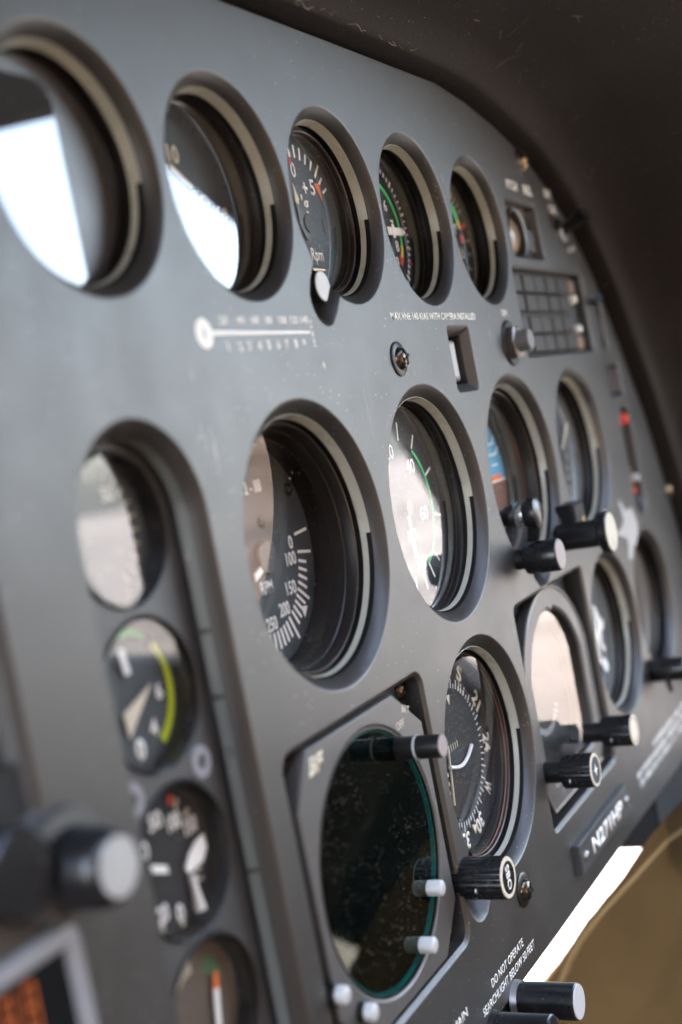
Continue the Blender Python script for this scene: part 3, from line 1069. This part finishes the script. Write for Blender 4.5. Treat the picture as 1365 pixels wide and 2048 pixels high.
DY = 14.9
g, d = small('topmost small gauge of the slot with bright sky reflected in it', SV[0], DIALG, GLASS, 5.5, 0)
text(d, '50', 6.5, 9.4, 3.6, DY, WHITE, 'numeral', bold=.03)
tk = MB()
for a in range(-60, 150, 14):
    tk.tick(a, 13.5, 16.5, .6, DY - .08)
tk.build('tick_marks', CREAM, d)
g, d = small('small gauge with a lime green arc, second in the slot', SV[1], DIALG, GLASSC, 0, 0)
MB().arc(15.4, 17.4, 105, 55, DY - .1).build('colour_arc', GREEN, d)
MB().arc(15.2, 17.6, 42, -58, DY - .1).build('colour_arc', LIME, d)
text(d, '6', 11.2, -1.5, 4, DY, WHITE, 'numeral', bold=.03)
text(d, '4', 6, -9.8, 4, DY, WHITE, 'numeral', bold=.03)
text(d, '0', -1, -13.5, 5, DY, WHITE, 'numeral', bold=.05)
MB().prism([(-3.4, 12.6), (-1.4, 12.6), (-.4, 6.0), (-2.6, 6.0)], 13.6, 13.9).build('needle', WHITE, g)
MB().prism([(-6, -3), (-5.4, -9.5), (7.5, 1.5)], 13.9, 14.2).build('pointer', CREAM, g)
g, d = small('small black oil gauge with 50, 100 and 150 and thermometer hand, third in the slot', SV[2], DIALB, GLASSC, 3, -2)
for s, u, v in (('50', -1.2, 10.9), ('100', 6.4, 8.1), ('150', 13.0, 4.6), ('0', -7.4, 5.4)):
    text(d, s, u, v, 4.2, DY, WHITE, 'numeral', width=(2.6 if s == '0' else 5.6), bold=.03)
MB().tick(64, 14, 16.4, 1.8, DY - .1).build('limit_mark', RED, d)
tk = MB()
for a, r0, r1 in ((54, 14.5, 17), (34, 14.5, 17), (-85, 17, 19), (-114, 16.5, 19)):
    tk.tick(a, r0 - 1.0, r1 - 1.0, 1.2, DY - .08)
tk.build('tick_marks', CREAM, d)
h = MB().prism([(5.4, -4.2), (8.2, -1.4), (12, .6), (15.6, 1.2), (16.2, -2.6), (13.2, -5.4), (9.4, -5.8), (6.4, -6.2)], 13.4, 13.7)
h.build('needle', WHITE, g)
MB().prism([(-8.4, 2.0), (-2.4, -.4), (-2.0, -2.6), (-8.0, -.2)], 13.2, 13.5).build('white_bar', WHITE, g)
MB().tube([(7.6, 13.6, -7.2), (7.9, 13.6, -12), (8.2, 13.6, -16.4)], [.9, 1.1, 1.7], 10).build('bulb_hand', WHITE, g)
text(d, '20', -5.4, -11.8, 4.2, DY, WHITE, 'numeral', width=4.4, bold=.03)
text(d, '0', 1.4, -14.4, 4.2, DY, WHITE, 'numeral', bold=.03)
text(d, 'C', 12.4, -8.6, 3.4, DY, CREAM, 'lettering', bold=.02)
g, d = small('lowest small gauge of the slot with an orange-tipped white needle', SV[3], paint('dial_iridescent', (.10, .075, .055), .5, .4, 0, 1000, .05, 0), GLASSC, 0, 0)
MB().prism([(3.2, -15), (5.2, -15), (9.0, 2.5), (7.0, 2.9)], 13.4, 13.8).build('needle', WHITE, g)
MB().prism([(7.0, 3.0), (9.0, 2.6), (9.9, 6.6), (8.4, 6.8)], 13.4, 13.8).build('needle_tip', ORANGE, g)
MB().arc(10, 14.5, 60, 20, DY - .1).build('colour_arc', paint('print_dark_green', (.05, .12, .05), .5), d)
tk = MB()
for a in range(90, 200, 9):
    tk.tick(a, 10.5, 14.5, 1.1, DY - .1)
tk.build('tick_marks', CREAM, d)

# ------------------------------------------------------------------ radar display
g = thing('radar_display', 'round dark green radar screen with teal rim in grey cut-corner bezel', 'radar display', -10, -135)
MB().prism(rrect(-49.0, 49.0, -47.6, 47.6, 6), 7.5, 9.5).build('mount_plate', BLACKM, g)
oct_ = [(-45, -30), (-45, 30.5), (-34.5, 45.8), (26, 45.8), (44.6, 31.5), (44.6, -31.5), (30, -45.8), (-30, -45.8)]
oct_ = oct_[::-1]
plate('bezel', oct_, [circle((0, 0), 41.6)], paint('radar_bezel_paint', (.075, .071, .066), .42, .6, .25, 2600, .06, .4), g, y0=.6, thick=7.2, cham=1.0, edge=.5)
MB().lathe([(41.4, 1.3), (40.9, .9), (40.3, .9), (40.2, 3)], 120).build('rim', BLACK, g)
MB().lathe([(40.15, 1.75), (39.4, 1.75), (39.3, 3)], 120).build('glass_edge', TEAL, g)
MB().lathe([(0, 3.2), (40.2, 3.2), (40.2, 5)], 120).build('screen', SCREENG, g)
MB().lathe([(0, .95), (40.1, .95), (40.1, 1.6), (0, 1.6)], 120).build('glass', GLASSR, g)
text(g, 'BF', -30.5, 40.6, 4.6, .55, CREAM, 'logo', width=10.5, bold=.06, shear=.3)
text(g, 'OFF', 27.8, 35.2, 2.6, .55, CREAM, 'lettering', width=6.2)
text(g, 'BRT', 34.0, 38.8, 2.4, .55, CREAM, 'lettering', width=5.6, rot=-20)
kk = knob(g, 23.0, 28.5, .6, -15.5, 3.85, cap=PINKC, fl=0, capr=.93, label='black brightness knob with rosy metal face', body=BLACK)
MB().lathe([(3.9, -6.2), (4.05, -6.4), (4.05, -6.8), (3.9, -7.0)], 40).build('knob_ring', ALU, kk, off=(23, 0, 28.5))
for u, v in ((26.3, -20.3), (13.2, -34.0)):
    b = MB().lathe([(0, -4.2), (2.2, -4.2), (2.6, -3.8), (2.6, .8), (0, .8)], 32).build('push_button', ALU, g, off=(u, 0, v), sharp=50)
for u, v in ((-49.5, -20.6), (-36, -32.5)):
    b = MB().lathe([(0, -4.2), (2.2, -4.2), (2.6, -3.8), (2.6, 0), (0, 0)], 32).build('push_button', ALU, g, off=(u + 3.5, 0, v - 1), sharp=50)
    MB().lathe([(2.9, -1.5), (3.3, -1.2), (3.3, 1), (2.9, 1)], 32).build('button_collar', BLACK, b, off=(u + 3.5, 0, v - 1))
for u, v, t in ((46.2, 42.8, 30), (46.0, -44.2, 70), (-39.5, 42.8, 10)):
    screw(g, u, v, 3.6, 7.5, washer=False, mat=DSCREW, turn=t)

# ------------------------------------------------------------------ square instrument
g = thing('square_indicator', 'square instrument with domed grey bezel and strongly reflecting glass, two fluted knobs', 'indicator', 190.7, -134)
dome = []
for i in range(25):
    t = R(20 + 140 * i / 24)
    dome.append((45.5 * math.cos(t) / math.cos(R(20)), 16 + 31.5 * (math.sin(t) - math.sin(R(20))) / (1 - math.sin(R(20)))))
dome += [(-45.5, -32), (-38, -44), (38, -44), (45.5, -32)]
gl = []
for i in range(25):
    t = R(20 + 140 * i / 24)
    gl.append((37.5 * math.cos(t) / math.cos(R(20)), 12 + 26.5 * (math.sin(t) - math.sin(R(20))) / (1 - math.sin(R(20)))))
gl += [(-37.5, -24), (-30, -35), (30, -35), (37.5, -24)]
plate('mount_plate', rrect(-50.4, 50.4, -48.2, 48.2, 4)[::1], [offset(gl, -2)], BLACKM, g, y0=8.7, thick=1.2, cham=.1, edge=.05)
plate('bezel', dome, [gl], BEZELG, g, y0=3.0, thick=5, cham=1.0, edge=.6)
rim = MB()
for lp, dy in ((dome, 0),):
    lo = offset(lp, .2)
    pts = [(x, 3.1, z) for x, z in lo]
    rim.tube(pts + [pts[0], pts[1]], .75, 8, caps=False)
rim.build('bezel_rim', paint('worn_bezel_edge', (.20, .19, .175), .35, .5, .2, 1500, .05, .5), g)
inner = offset(gl, 1.1)
iw = MB()
n = len(inner)
deep = offset(gl, 4.5)
iw.add([(x, 4.4, z) for x, z in inner] + [(x, 13, z) for x, z in deep], [(i, (i + 1) % n, n + (i + 1) % n, n + i) for i in range(n)])
iw.build('inner_wall', FUNNEL, g)
MB().prism(offset(gl, .5), 13, 14).build('dial', DIALB, g)
MB().prism(offset(gl, 1.6), 6.2, 7.0).build('glass', glass_mat('gauge_glass_bright', 1.45, dust=.04, refl=(1, .93, .88)), g)
screw(g, 5, 37.4, 1.4, 3.5, washer=False, mat=STEEL)
card = MB()
for i in range(14):
    card.tick(-150 + i * 9, 17, 20, .7, 12.85)
card.build('tick_marks', WHITE, [c for c in g.children if c.name.startswith('dial')][0])
for (u, v, mark, yt) in ((23.5, -27.0, 'lined', -19.5), (-44.5 + 5, -25.6, 'star', -18.5)):
    k = knob(g, u, v, 1.0, yt, 7.2, shaft=4.6, fl=22, label='fluted black knob with cream ring' + (' and a star' if mark == 'star' else ' and cream centre'))
    MB().lathe([(5.7, yt - .2), (6.8, yt - .2), (7.0, yt + .2), (5.7, yt + .2)], 56).build('cap_ring', CREAM, k, off=(u, 0, v))
    MB().lathe([(0, yt - .1), (5.2, yt - .08), (5.2, yt + .2)], 40).build('cap', DIALG if mark == 'star' else CREAM, k, off=(u, 0, v))
    if mark == 'star':
        pts = []
        for i in range(8):
            rr = 2.6 if i % 2 == 0 else .9
            pts.append((u + rr * math.cos(R(45 * i)), v + rr * math.sin(R(45 * i))))
        MB().prism(pts, yt - .2, yt - .12).build('star_mark', WHITE, k)
    MB().lathe([(0, 0), (.9, .1), (1.1, .6)], 16).build('set_screw', STEEL, k, off=(u - 6.6, yt + 9, v - 2.4))

# ------------------------------------------------------------------ small fittings on the panel
g = thing('rocker_switch', 'pale rocker switch sunk in a chamfered square opening beside a panel screw', 'switch', 137, 19.5)
MB().box(-12, 12, 9.3, 10.5, -13.2, 13.2).build('well_floor', BLACKM, g)
w = MB()
w.box(-10, 10, 3.8, 9.2, -11.4, -10.2); w.box(-10, 10, 3.8, 9.2, 10.2, 11.4); w.box(9, 10, 3.8, 9.2, -10.1, 10.1)
w.build('well_wall', RUBBER, g)
MB().rbox(-8.5, 7.0, 5.2, 9.2, -8.6, 8.6, .9).build('rocker_frame', paint('mauve_frame', (.22, .18, .18), .4), g)
rk = MB().rbox(-7.4, 4.6, 4.6, 9.0, -7.4, 7.4, .8).build('rocker', paint('pale_rocker', (.42, .42, .41), .35, .5, .1), g)

g = thing('jack_socket', 'nickel push button with hexagon collar under the small DIM lettering', 'button', 198.5, 24.6)
MB().lathe([(0, -1.2), (9.8, -1.2), (10.6, -.4), (10.6, .2)], 48).build('base_ring', BLACK, g)
MB().lathe([(0, -4.6), (6.8, -4.6), (8.2, -4.0), (8.2, -1.1)], 6).build('hex_collar', paint('hex_nickel', (.20, .18, .17), .35, .5, .2, 900, .1, .5, metal=.8), g, sharp=20)
MB().lathe([(0, -10), (4.4, -10), (4.9, -9.5), (4.9, -4.5)], 40).build('plunger', paint('nickel_plunger', (.13, .125, .12), .4), g)

g = thing('keypad', 'dark keypad of square buttons with two small lit dots at its right side', 'keypad', 279.5, 39)
MB().box(-58, 58, 5.5, 8.5, -21.5, 21.5).build('backing', paint('keypad_backing', (.016, .014, .012), .6), g)
bt = None
for v in (14.7, 5.2, -5.4, -14.8):
    for u in (-48.5, -28.5, -11.2, 8, 27):
        if bt is None:
            bt = MB().rbox(-8.4, 8.4, 2.6, 5.6, -4.2, 4.2, .6).build('button', paint('keypad_button', (.026, .023, .020), .5, .4), g)
            o = bt
        else:
            o = bt.copy()
            col.objects.link(o)
            o.parent = g
        o.location = (u * S, 0, v * S)
for v in (7.7, -8.3):
    MB().lathe([(0, .5), (1.8, .9), (2.4, 2.4), (2.4, 5.6)], 24).build('indicator_dot', WHITE, g, off=(42.6, 0, v))
MB().rbox(38.5, 50, 2.8, 5.6, 11, 18, .6).build('side_button', paint('tan_button', (.18, .12, .09), .4), g)
MB().rbox(38.5, 50, 2.8, 5.6, -19, -12, .6).build('side_button', paint('tan_button_low', (.22, .14, .10), .4), g)

g = thing('annunciator_lamp', 'arched amber warning lamp in a recess above the keypad', 'lamp', 252, 79.5)
MB().box(-23.5, 23.5, 5.5, 8.6, -13.4, 13.4).build('backing', paint('brown_backing', (.10, .085, .07), .5), g)
MB().lathe([(11, 5.4), (11, 1.5), (12.6, .8), (13.2, 5.4)], 40, -60, 180, c=(-8, -2)).build('hood', BEZELG, g)
MB().lathe([(0, 2.2), (6, 2.8), (9, 4.4), (9.5, 5.4)], 40, c=(-8, -2)).build('lens', paint('amber_lens', (.22, .15, .09), .3, .5), g)
MB().rbox(8, 20, 2.5, 5.4, -10, 2, 1).build('push_cap', PANEL2, g)

g = thing('toggle_switch', 'small black toggle at the panel rim below the two-line lettering', 'switch', 312, 82)
MB().lathe([(0, -1.5), (5.5, -1.5), (7, -.6), (7.2, .1)], 32).build('base', BLACK, g)
MB().tube([(0, 0, 0), (-1, -8, 3), (-2.4, -15, 6)], [2.8, 3.2, 4.2], 14).build('lever', KNOB, g)
MB().lathe([(4.4, -2.6), (5.4, -2.4), (5.6, -1.4)], 32).build('nut', STEEL, g)
MB().lathe([(0, -3.2), (1.4, -3), (1.8, 0)], 16).build('stud', ALU, g, off=(10, 0, -9))

g = thing('slot_switch', 'thin dark slide switch at the rim beside the keypad', 'switch', 362.5, 32)
MB().box(-5.2, 5.2, 6, 8.6, -13.6, 13.6).build('slot_floor', BLACKM, g)
MB().rbox(-2.2, 3.4, 1.5, 6.2, -8, 6, .7).build('slider', BLACK, g)
MB().tube([(-14, -2, 12), (-21, -6, 14)], [2.0, 2.6], 12).build('pin', BLACK, g)

g = thing('caption_light', 'unlit rectangular dark caption light at the right rim', 'caption light', 369, .5)
MB().box(-14.6, 14.6, 4, 8.5, -9.2, 9.2).build('backing', BLACKM, g)
MB().rbox(-12.6, 12.6, 1.2, 4.2, -7.4, 7.4, .8).build('lens', paint('mauve_lens', (.06, .045, .045), .3), g)

g = thing('warning_lamp_slot', 'tall dark slot with a glowing red lamp and three brass pins', 'warning lamp', 378, -47)
MB().prism([(x - 378, z + 47) for x, z in offset(RSL, .6)], 6.5, 8.5).build('slot_floor', BLACKM, g)
MB().lathe([(0, -3.0), (2.0, -2.4), (3.1, -.8), (3.3, 6.6)], 32).build('red_lens', LAMP, g, off=(-5.5, 0, 24.5))
for u, v, mm in ((-9, -4.5, BRASS), (-7, -11, BRASS), (-6, -17, RED), (8, -11, ALU)):
    MB().lathe([(0, .4), (1.8, .8), (2.6, 2.2), (2.6, 6.6)], 20).build('pin', mm, g, off=(u, 0, v))

g = thing('registration_plate', 'raised dark plate lettered N271HP in white, held by two screws', 'plate', 198, -200.6)
MB().rbox(-42.5, 42, -3.6, -.01, -6.8, 6.4, .7).build('plate', PANEL2, g)
MB().box(-42.0, 41.4, -3.72, -3.0, 5.55, 6.1).build('plate_edge', BEZELG, g)
text(g, 'N271HP', 1.5, -.2, 6.6, -3.62, WHITE, width=52, bold=.03)
screw(g, -35.5, -.2, 2.2, -3.6, washer=False, mat=STEEL)
screw(g, 35.5, -.2, 2.2, -3.6, washer=False, mat=STEEL)

# left side: sunk unit, blurred knob, lit display
g = thing('sunk_unit', 'out-of-focus grey unit sunk in the panel at the left edge', 'unit', -207, -15)
MB().box(-52, 51, 6, 9, -54, 54).build('face', BEZELG, g)
text(g, 'AUX', 44, -33, 6, 5.95, WHITE, width=14, bold=.02)
MB().box(10, 51, 2, 5.9, -54, -42).build('lower_block', BLACKM, g)

g = thing('selector_knob', 'very blurred black selector knob with pale face at lower left', 'knob', -151.5, -81.7)
MB().lathe([(8.5, -2.5), (12.5, -2.3), (13.4, -1.2), (13.6, .1)], 56).build('collar', PANEL2, g)
MB().lathe([(0, -14.4), (6.6, -14.4), (7.6, -13.4), (8.6, -10), (9.0, -2), (9.4, -1.5), (9.4, 0)], 56).build('knob', KNOB, g)
MB().lathe([(0, -14.7), (6.2, -14.6), (6.5, -14.3)], 48).build('cap', paint('grey_cap', (.36, .36, .34), .4), g)
MB().lathe([(0, -7), (8.5, -7), (9.5, -6), (9.5, 0)], 48).build('rear_knob', KNOB, g, off=(-19, 0, 6))

g = thing('lit_display', 'dark display with glowing orange digits in a pale metal frame', 'display', -205, -140)
fr = MB()
plate('frame', rrect(-60, 51, -60, 48, 3), [rrect(-56.5, 47.6, -56.5, 44.6, 1.5)], paint('frame_grey', (.24, .24, .25), .38, .5, .1), g, y0=-2.5, thick=2.4, cham=.6, edge=.4, ocham=.5)
MB().box(-56, 47, -.9, -.1, -56, 44).build('screen', paint('display_black', (.006, .007, .008), .2, .5), g)


def seg8(parent, u, v, w, h, t, y):
    m = MB()
    for (x0, x1, z0, z1) in ((-w, w, h - t, h), (-w, w, -t / 2, t / 2), (-w, w, -h, -h + t), (-w, -w + t, .3, h), (w - t, w, .3, h), (-w, -w + t, -h, -.3), (w - t, w, -h, -.3)):
        m.box(u + x0, u + x1, y, y + .1, v + z0, v + z1)
    return m.build('digit', LCD, parent)


for u in (35.0, 28.6, 22.2):
    seg8(g, u, 36.8, 1.7, 4.8, .6, -1.1)

# knobs at the lower edge
g = thing('dimmer_knob', 'long plain black knob with flat grey face at the lower panel edge, upper of two', 'knob', 68, -219.5)
MB().lathe([(0, -24), (5.9, -24), (6.5, -23.4), (6.6, -2.5), (0, -2.5)], 56).build('knob', KNOB, g, sharp=40)
MB().lathe([(0, -24.35), (6.0, -24.3), (6.2, -23.9)], 56).build('cap', ALU, g)
MB().lathe([(4.6, -2.4), (6.9, -2.4), (7.2, 0), (4, 2)], 40).build('collar', STEEL, g)
g = thing('dimmer_knob', 'long plain black knob at the bottom edge of the picture, lower of two', 'knob', 44, -219.3)
MB().lathe([(0, -22), (5.9, -22), (6.5, -21.4), (6.6, -2.5), (0, -2.5)], 56).build('knob', KNOB, g, sharp=40)
MB().lathe([(0, -22.35), (6.0, -22.3), (6.2, -21.9)], 56).build('cap', BLACK, g)
MB().lathe([(4.6, -2.4), (6.9, -2.4), (7.2, 0), (4, 2)], 40).build('collar', BLACK, g)
g = thing('knob_bracket', 'dark bracket under the panel edge behind the long knobs', 'bracket', 50, -226)
MB().rbox(-90, 18, 2.0, 9, -22, 9, 1.0).build('bracket', BLACKM, g)

# equipment behind and below the lower right edge
g = thing('under_panel_box', 'black box hanging under the lower right panel edge beside the leg', 'equipment box', 360, -236, 20)
MB().rbox(-38, 70, -12, 14, -22, 24, 2).build('case', BLACKM, g)
g = thing('support_rails', 'pair of brown upright rails under the lower right panel edge', 'rail', 404, -250, 10)
RAILM = paint('rail_brown', (.12, .10, .08), .5)
for i, (x, y) in enumerate(((0, 6), (8, -8))):
    MB().box(x, x + 6, y, y + 6, -60, 40).build('rail', RAILM, g)
g = thing('blue_cable_end', 'small pale blue cable end at the right picture edge under the panel', 'cable', 405, -252, -8)
MB().tube([(0, 0, -5), (6, -6, 6), (14, -14, 26)], [3.0, 3.2, 3.2], 12).build('sleeve', paint('pale_blue', (.35, .45, .62), .4), g)
MB().lathe([(0, -2), (3.8, -2), (3.8, 2), (0, 2)], 20).build('plug', BLACK, g, off=(-2, 0, -9))

# ------------------------------------------------------------------ glareshield hood
g = thing('glareshield', 'dark scuffed vinyl glareshield hood curving over the top and right of the panel', 'glareshield', 0, 0)
gp = [(-420, 131.5), (-200, 132.4), (-9, 133.9), (57, 135.4), (110, 136.4)] + [(x, z) for x, z in arcpts[:-1]] + [(474, -225)]
# resample to smooth
path = []
for i in range(len(gp) - 1):
    a, b = Vector(gp[i]), Vector(gp[i + 1])
    p0 = Vector(gp[max(i - 1, 0)])
    p3 = Vector(gp[min(i + 2, len(gp) - 1)])
    m_ = max(2, int((b - a).length / 8))
    for k in range(m_):
        t = k / m_
        c = .5 * ((2 * a) + (b - p0) * t + (2 * p0 - 5 * a + 4 * b - p3) * t * t + (3 * a - p0 - 3 * b + p3) * t ** 3)
        path.append((c.x, c.y))
path.append(gp[-1])
prof = [(1.2, 5), (1.0, 1.0), (1.0, -4.0), (1.2, -8.2), (1.9, -9.6), (3.4, -10.8), (8, -14.5), (13, -22), (18, -45), (26, -85), (38, -130), (42, -134), (45, -130), (42, -80), (36, -20), (36, 5)]
prof = [(d, y) for d, y in prof]


def hood_k(x, z):
    """the hood gets shallower as it comes down the right-hand side"""
    t = min(1, max(0, (x - 300) / 125))
    return 1 - .58 * t * t * (3 - 2 * t)


vs, fs = [], []
n = len(path)
for i, (x, z) in enumerate(path):
    a, b = Vector(path[max(i - 1, 0)]), Vector(path[min(i + 1, n - 1)])
    t = (b - a).normalized()
    nx, nz = -t.y, t.x
    dk = hood_k(x, z)
    for d, y in prof:
        vs.append((x + nx * d, y if y > -10 else -10 + (y + 10) * dk, z + nz * d))
K = len(prof)
for i in range(n - 1):
    for k in range(K - 1):
        fs.append((i * K + k, i * K + K + k, i * K + K + k + 1, i * K + k + 1))
MB().add(vs, fs).build('hood', LEATHER, g, sharp=70)
sc = MB()


def hood_pt(s, y, lift=.25):
    """point on the hood's underside at path parameter s (mm of u) and depth y"""
    for i in range(n - 1):
        if path[i][0] <= s <= path[i + 1][0]:
            k = (s - path[i][0]) / (path[i + 1][0] - path[i][0])
            x, z = path[i][0] + (path[i + 1][0] - path[i][0]) * k, path[i][1] + (path[i + 1][1] - path[i][1]) * k
            t = (Vector(path[i + 1]) - Vector(path[i])).normalized()
            break
    for j in range(1, 10):
        if prof[j + 1][1] <= y <= prof[j][1]:
            k = (y - prof[j][1]) / (prof[j + 1][1] - prof[j][1])
            d = prof[j][0] + (prof[j + 1][0] - prof[j][0]) * k
            break
    d -= lift
    return (x - t.y * d, y, z + t.x * d)


rnd = random.Random(5)
for i in range(58):
    s0, y0 = rnd.uniform(-5, 200), rnd.uniform(-100, -17)
    if i < 20:
        s0, y0 = rnd.uniform(5, 120), rnd.uniform(-10.6, -9.2)
        ln, ang = rnd.uniform(2, 9), rnd.uniform(-.25, .25)
    else:
        ln, ang = rnd.uniform(3, 16), rnd.uniform(-1.2, 1.2)
    pts = []
    bend = rnd.uniform(-.06, .06)
    for k in range(7):
        q = k / 6
        pts.append(hood_pt(min(max(s0 + ln * q * math.cos(ang), -8), 250), min(max(y0 + ln * q * math.sin(ang) + bend * ln * math.sin(q * 3.1), -120), -9.0), .03))
    w = rnd.choice((.05, .09, .14, .22))
    sc.tube(pts, [w * x for x in (.3, .8, 1, .7, 1, .6, .2)], 5)
SCR = paint('scuff_marks', (.17, .14, .105), .6)
sc.build('scratches', SCR, g)['kind'] = 'stuff'
# unseen forward deck of the instrument housing, added to shade the leg
MB().box(-420, 470, 10, 420, 150, 156).build('deck', LEATHER, g)

# ------------------------------------------------------------------ person: one trouser leg below the panel
pn = thing('person', 'seated person in tan trousers, one bent leg under the panel edge', 'person', 300, -300, 0)
A, B = Vector((326.7, 58.4, -391.0)), Vector((283.6, -62.2, -274.2))
ax = (B - A).normalized()
ankle, knee = A - ax * 260, B + ax * 12
hip = knee + Vector((330, -330, -340))
ctr = []
for i in range(31):
    ctr.append(ankle.lerp(knee, i / 30))
kn = [knee + (hip - knee) * t for t in (.06, .14, .25, .4, .6, .8, 1.0)]
ctr += kn
# soften the knee
for _ in range(3):
    ctr = [ctr[0]] + [(ctr[i - 1] + ctr[i] * 2 + ctr[i + 1]) / 4 for i in range(1, len(ctr) - 1)] + [ctr[-1]]
vs, fs = [], []
NS = 64
ref = Vector((-.92, -.28, .33))
for i, p in enumerate(ctr):
    t = (ctr[min(i + 1, len(ctr) - 1)] - ctr[max(i - 1, 0)]).normalized()
    s = (ref - t * ref.dot(t)).normalized()
    u = t.cross(s)
    r0 = 56 + 12 * min(1, i / 22) + (8 * max(0, (i - 30)) / 6)
    for k in range(NS):
        a = 2 * math.pi * k / NS
        r = r0 + 3.6 * math.sin(i * .5 + 4 * a) * math.sin(a * 2 + i * .16) + 2.4 * math.sin(i * .25 - a * 7 + 1.0) + 1.1 * math.sin(i * .8 + a * 5 + math.sin(i * .3)) - 7 * max(0, math.sin(i * .34 + a * 4 + .6)) ** 5
        vs.append(tuple(p + (s * math.cos(a) + u * math.sin(a)) * r - Vector((300, 0, -300))))
for i in range(len(ctr) - 1):
    for k in range(NS):
        j = (k + 1) % NS
        fs.append((i * NS + k, i * NS + j, i * NS + NS + j, i * NS + NS + k))
fs += [tuple(range(NS)), tuple(range((len(ctr) - 1) * NS, len(ctr) * NS))]
tr = MB().add(vs, fs).build('trousers', TAN, pn, sharp=0)
# felled side seam: a raised double-stitched strip that follows the leg surface
sv, sf = [], []
for i in range(len(ctr)):
    for q, lift in ((-1, -.3), (-.7, 1.0), (.7, 1.0), (1, -.3)):
        aa = -31 - 37 * (i - 15) / 12
        kf = (aa / 360 * NS) % NS + q * .36
        k0 = int(math.floor(kf)) % NS
        fr_ = kf - math.floor(kf)
        a_, b_ = Vector(vs[i * NS + k0]), Vector(vs[i * NS + (k0 + 1) % NS])
        pt = a_.lerp(b_, fr_)
        cc = ctr[i] - Vector((300, 0, -300))
        sv.append(tuple(pt + (pt - cc).normalized() * lift))
for i in range(len(ctr) - 1):
    for k in range(3):
        sf.append((i * 4 + k, i * 4 + k + 1, i * 4 + 4 + k + 1, i * 4 + 4 + k))
MB().add(sv, sf).build('side_seam', paint('seam_tan', (.20, .13, .054), .85, .2), tr, sharp=0)

# ------------------------------------------------------------------ the place around it
gr = MB().add([(-60000, -60000, -1350), (60000, -60000, -1350), (60000, 60000, -1350), (-60000, 60000, -1350)], [(0, 1, 2, 3)], True).build('ground', CONC)
tag(gr, 'pale sunlit apron outside', None, kind='structure')

# right cabin door with its big window and the low window below, 30 mm thick
door = thing('cabin_door', 'dark right-hand cabin door whose windows reflect in the gauges', 'door', 0, 0)
door['kind'] = 'structure'


def wall_yz(name, outer, holes, x0, x1, mat, parent):
    b = MB()
    L = [outer] + holes
    idx = []
    for lp in L:
        o = len(b.v)
        b.v += [(x0, y, z) for y, z in lp] + [(x1, y, z) for y, z in lp]
        m_ = len(lp)
        idx.append((o, m_))
        for i in range(m_):
            j = (i + 1) % m_
            b.f.append((o + i, o + j, o + m_ + j, o + m_ + i))
    tris = tessellate_polygon([[Vector((y, z, 0)) for y, z in lp] for lp in L])
    fl = [o + i for o, m_ in idx for i in range(m_)]
    fl2 = [o + m_ + i for o, m_ in idx for i in range(m_)]
    for t in tris:
        b.f.append(tuple(fl[i] for i in t))
        b.f.append(tuple(fl2[i] for i in reversed(t)))
    return b.build(name, mat, parent, sharp=30)


WIN = [(-66, -300), (-70, -185), (-120, -150), (-193, -91), (-224, -13), (-275, 95), (-330, 188), (-383, 249), (-440, 305), (-500, 342),
       (-600, 352), (-1000, 352), (-1040, 300), (-1040, -60), (-1000, -110), (-700, -155), (-520, -172), (-330, -205), (-215, -238), (-160, -275)]
LOW = [(-300, -472), (-310, -510), (-350, -540), (-430, -540), (-430, -450), (-400, -437), (-340, -462)]
CHIN = [(100, -318), (330, -350), (330, -600), (60, -600), (85, -360)]
wall_yz('door_shell', [(480, -900), (480, 700), (-1600, 700), (-1600, -900)], [WIN, LOW, CHIN], 600, 632, CABIN, door)
rb = MB().box(-900, 632, -180, 250, 701, 731)
rb.box(-900, 632, -1600, -900, 701, 731)
for x0, x1 in ((-900, -760), (-60, 40), (540, 632)):
    rb.box(x0, x1, -899.5, -180.5, 701, 731)
roof = rb.build('cabin_roof', CABIN)
tag(roof, 'dark cabin roof overhead', None, kind='structure')
rear = MB().box(-900, 632, -1632, -1601, -900, 700).build('rear_bulkhead', TRIM)  # out of view; closes off the rear sky and bounces warm light
tag(rear, 'unseen tan rear bulkhead, bouncing warm light forward', None, kind='structure')
left = MB().box(-932, -901, -1600, -260, -900, 700).build('left_light_baffle', TRIM)  # added out of view to keep side light off the hole chamfers
tag(left, 'unseen tan wall at left, added to cut side light', None, kind='structure')
floor = MB().box(-900, 599, -1600, 480, -660, -640).build('cabin_floor', CABIN)  # added out of view to stop light bouncing up from the ground
tag(floor, 'dark cabin floor', None, kind='structure')
nose = MB().box(-900, 599, 450, 479, -639, 149).build('nose_light_baffle', CABIN)  # added out of view to keep outside light off the leg
tag(nose, 'unseen dark baffle ahead of the panel, added to shade the leg', None, kind='structure')
low_baffle = MB().box(-932, -901, -899, 479, -660, -230).build('left_low_baffle', CABIN)  # added out of view to block low light from the left
tag(low_baffle, 'unseen low dark wall at left, added to block light', None, kind='structure')

# the deep dial's glass sits slightly askew in its housing
tilt(M1_GLASS, (0, 19, 0), 3.0, 8.0)
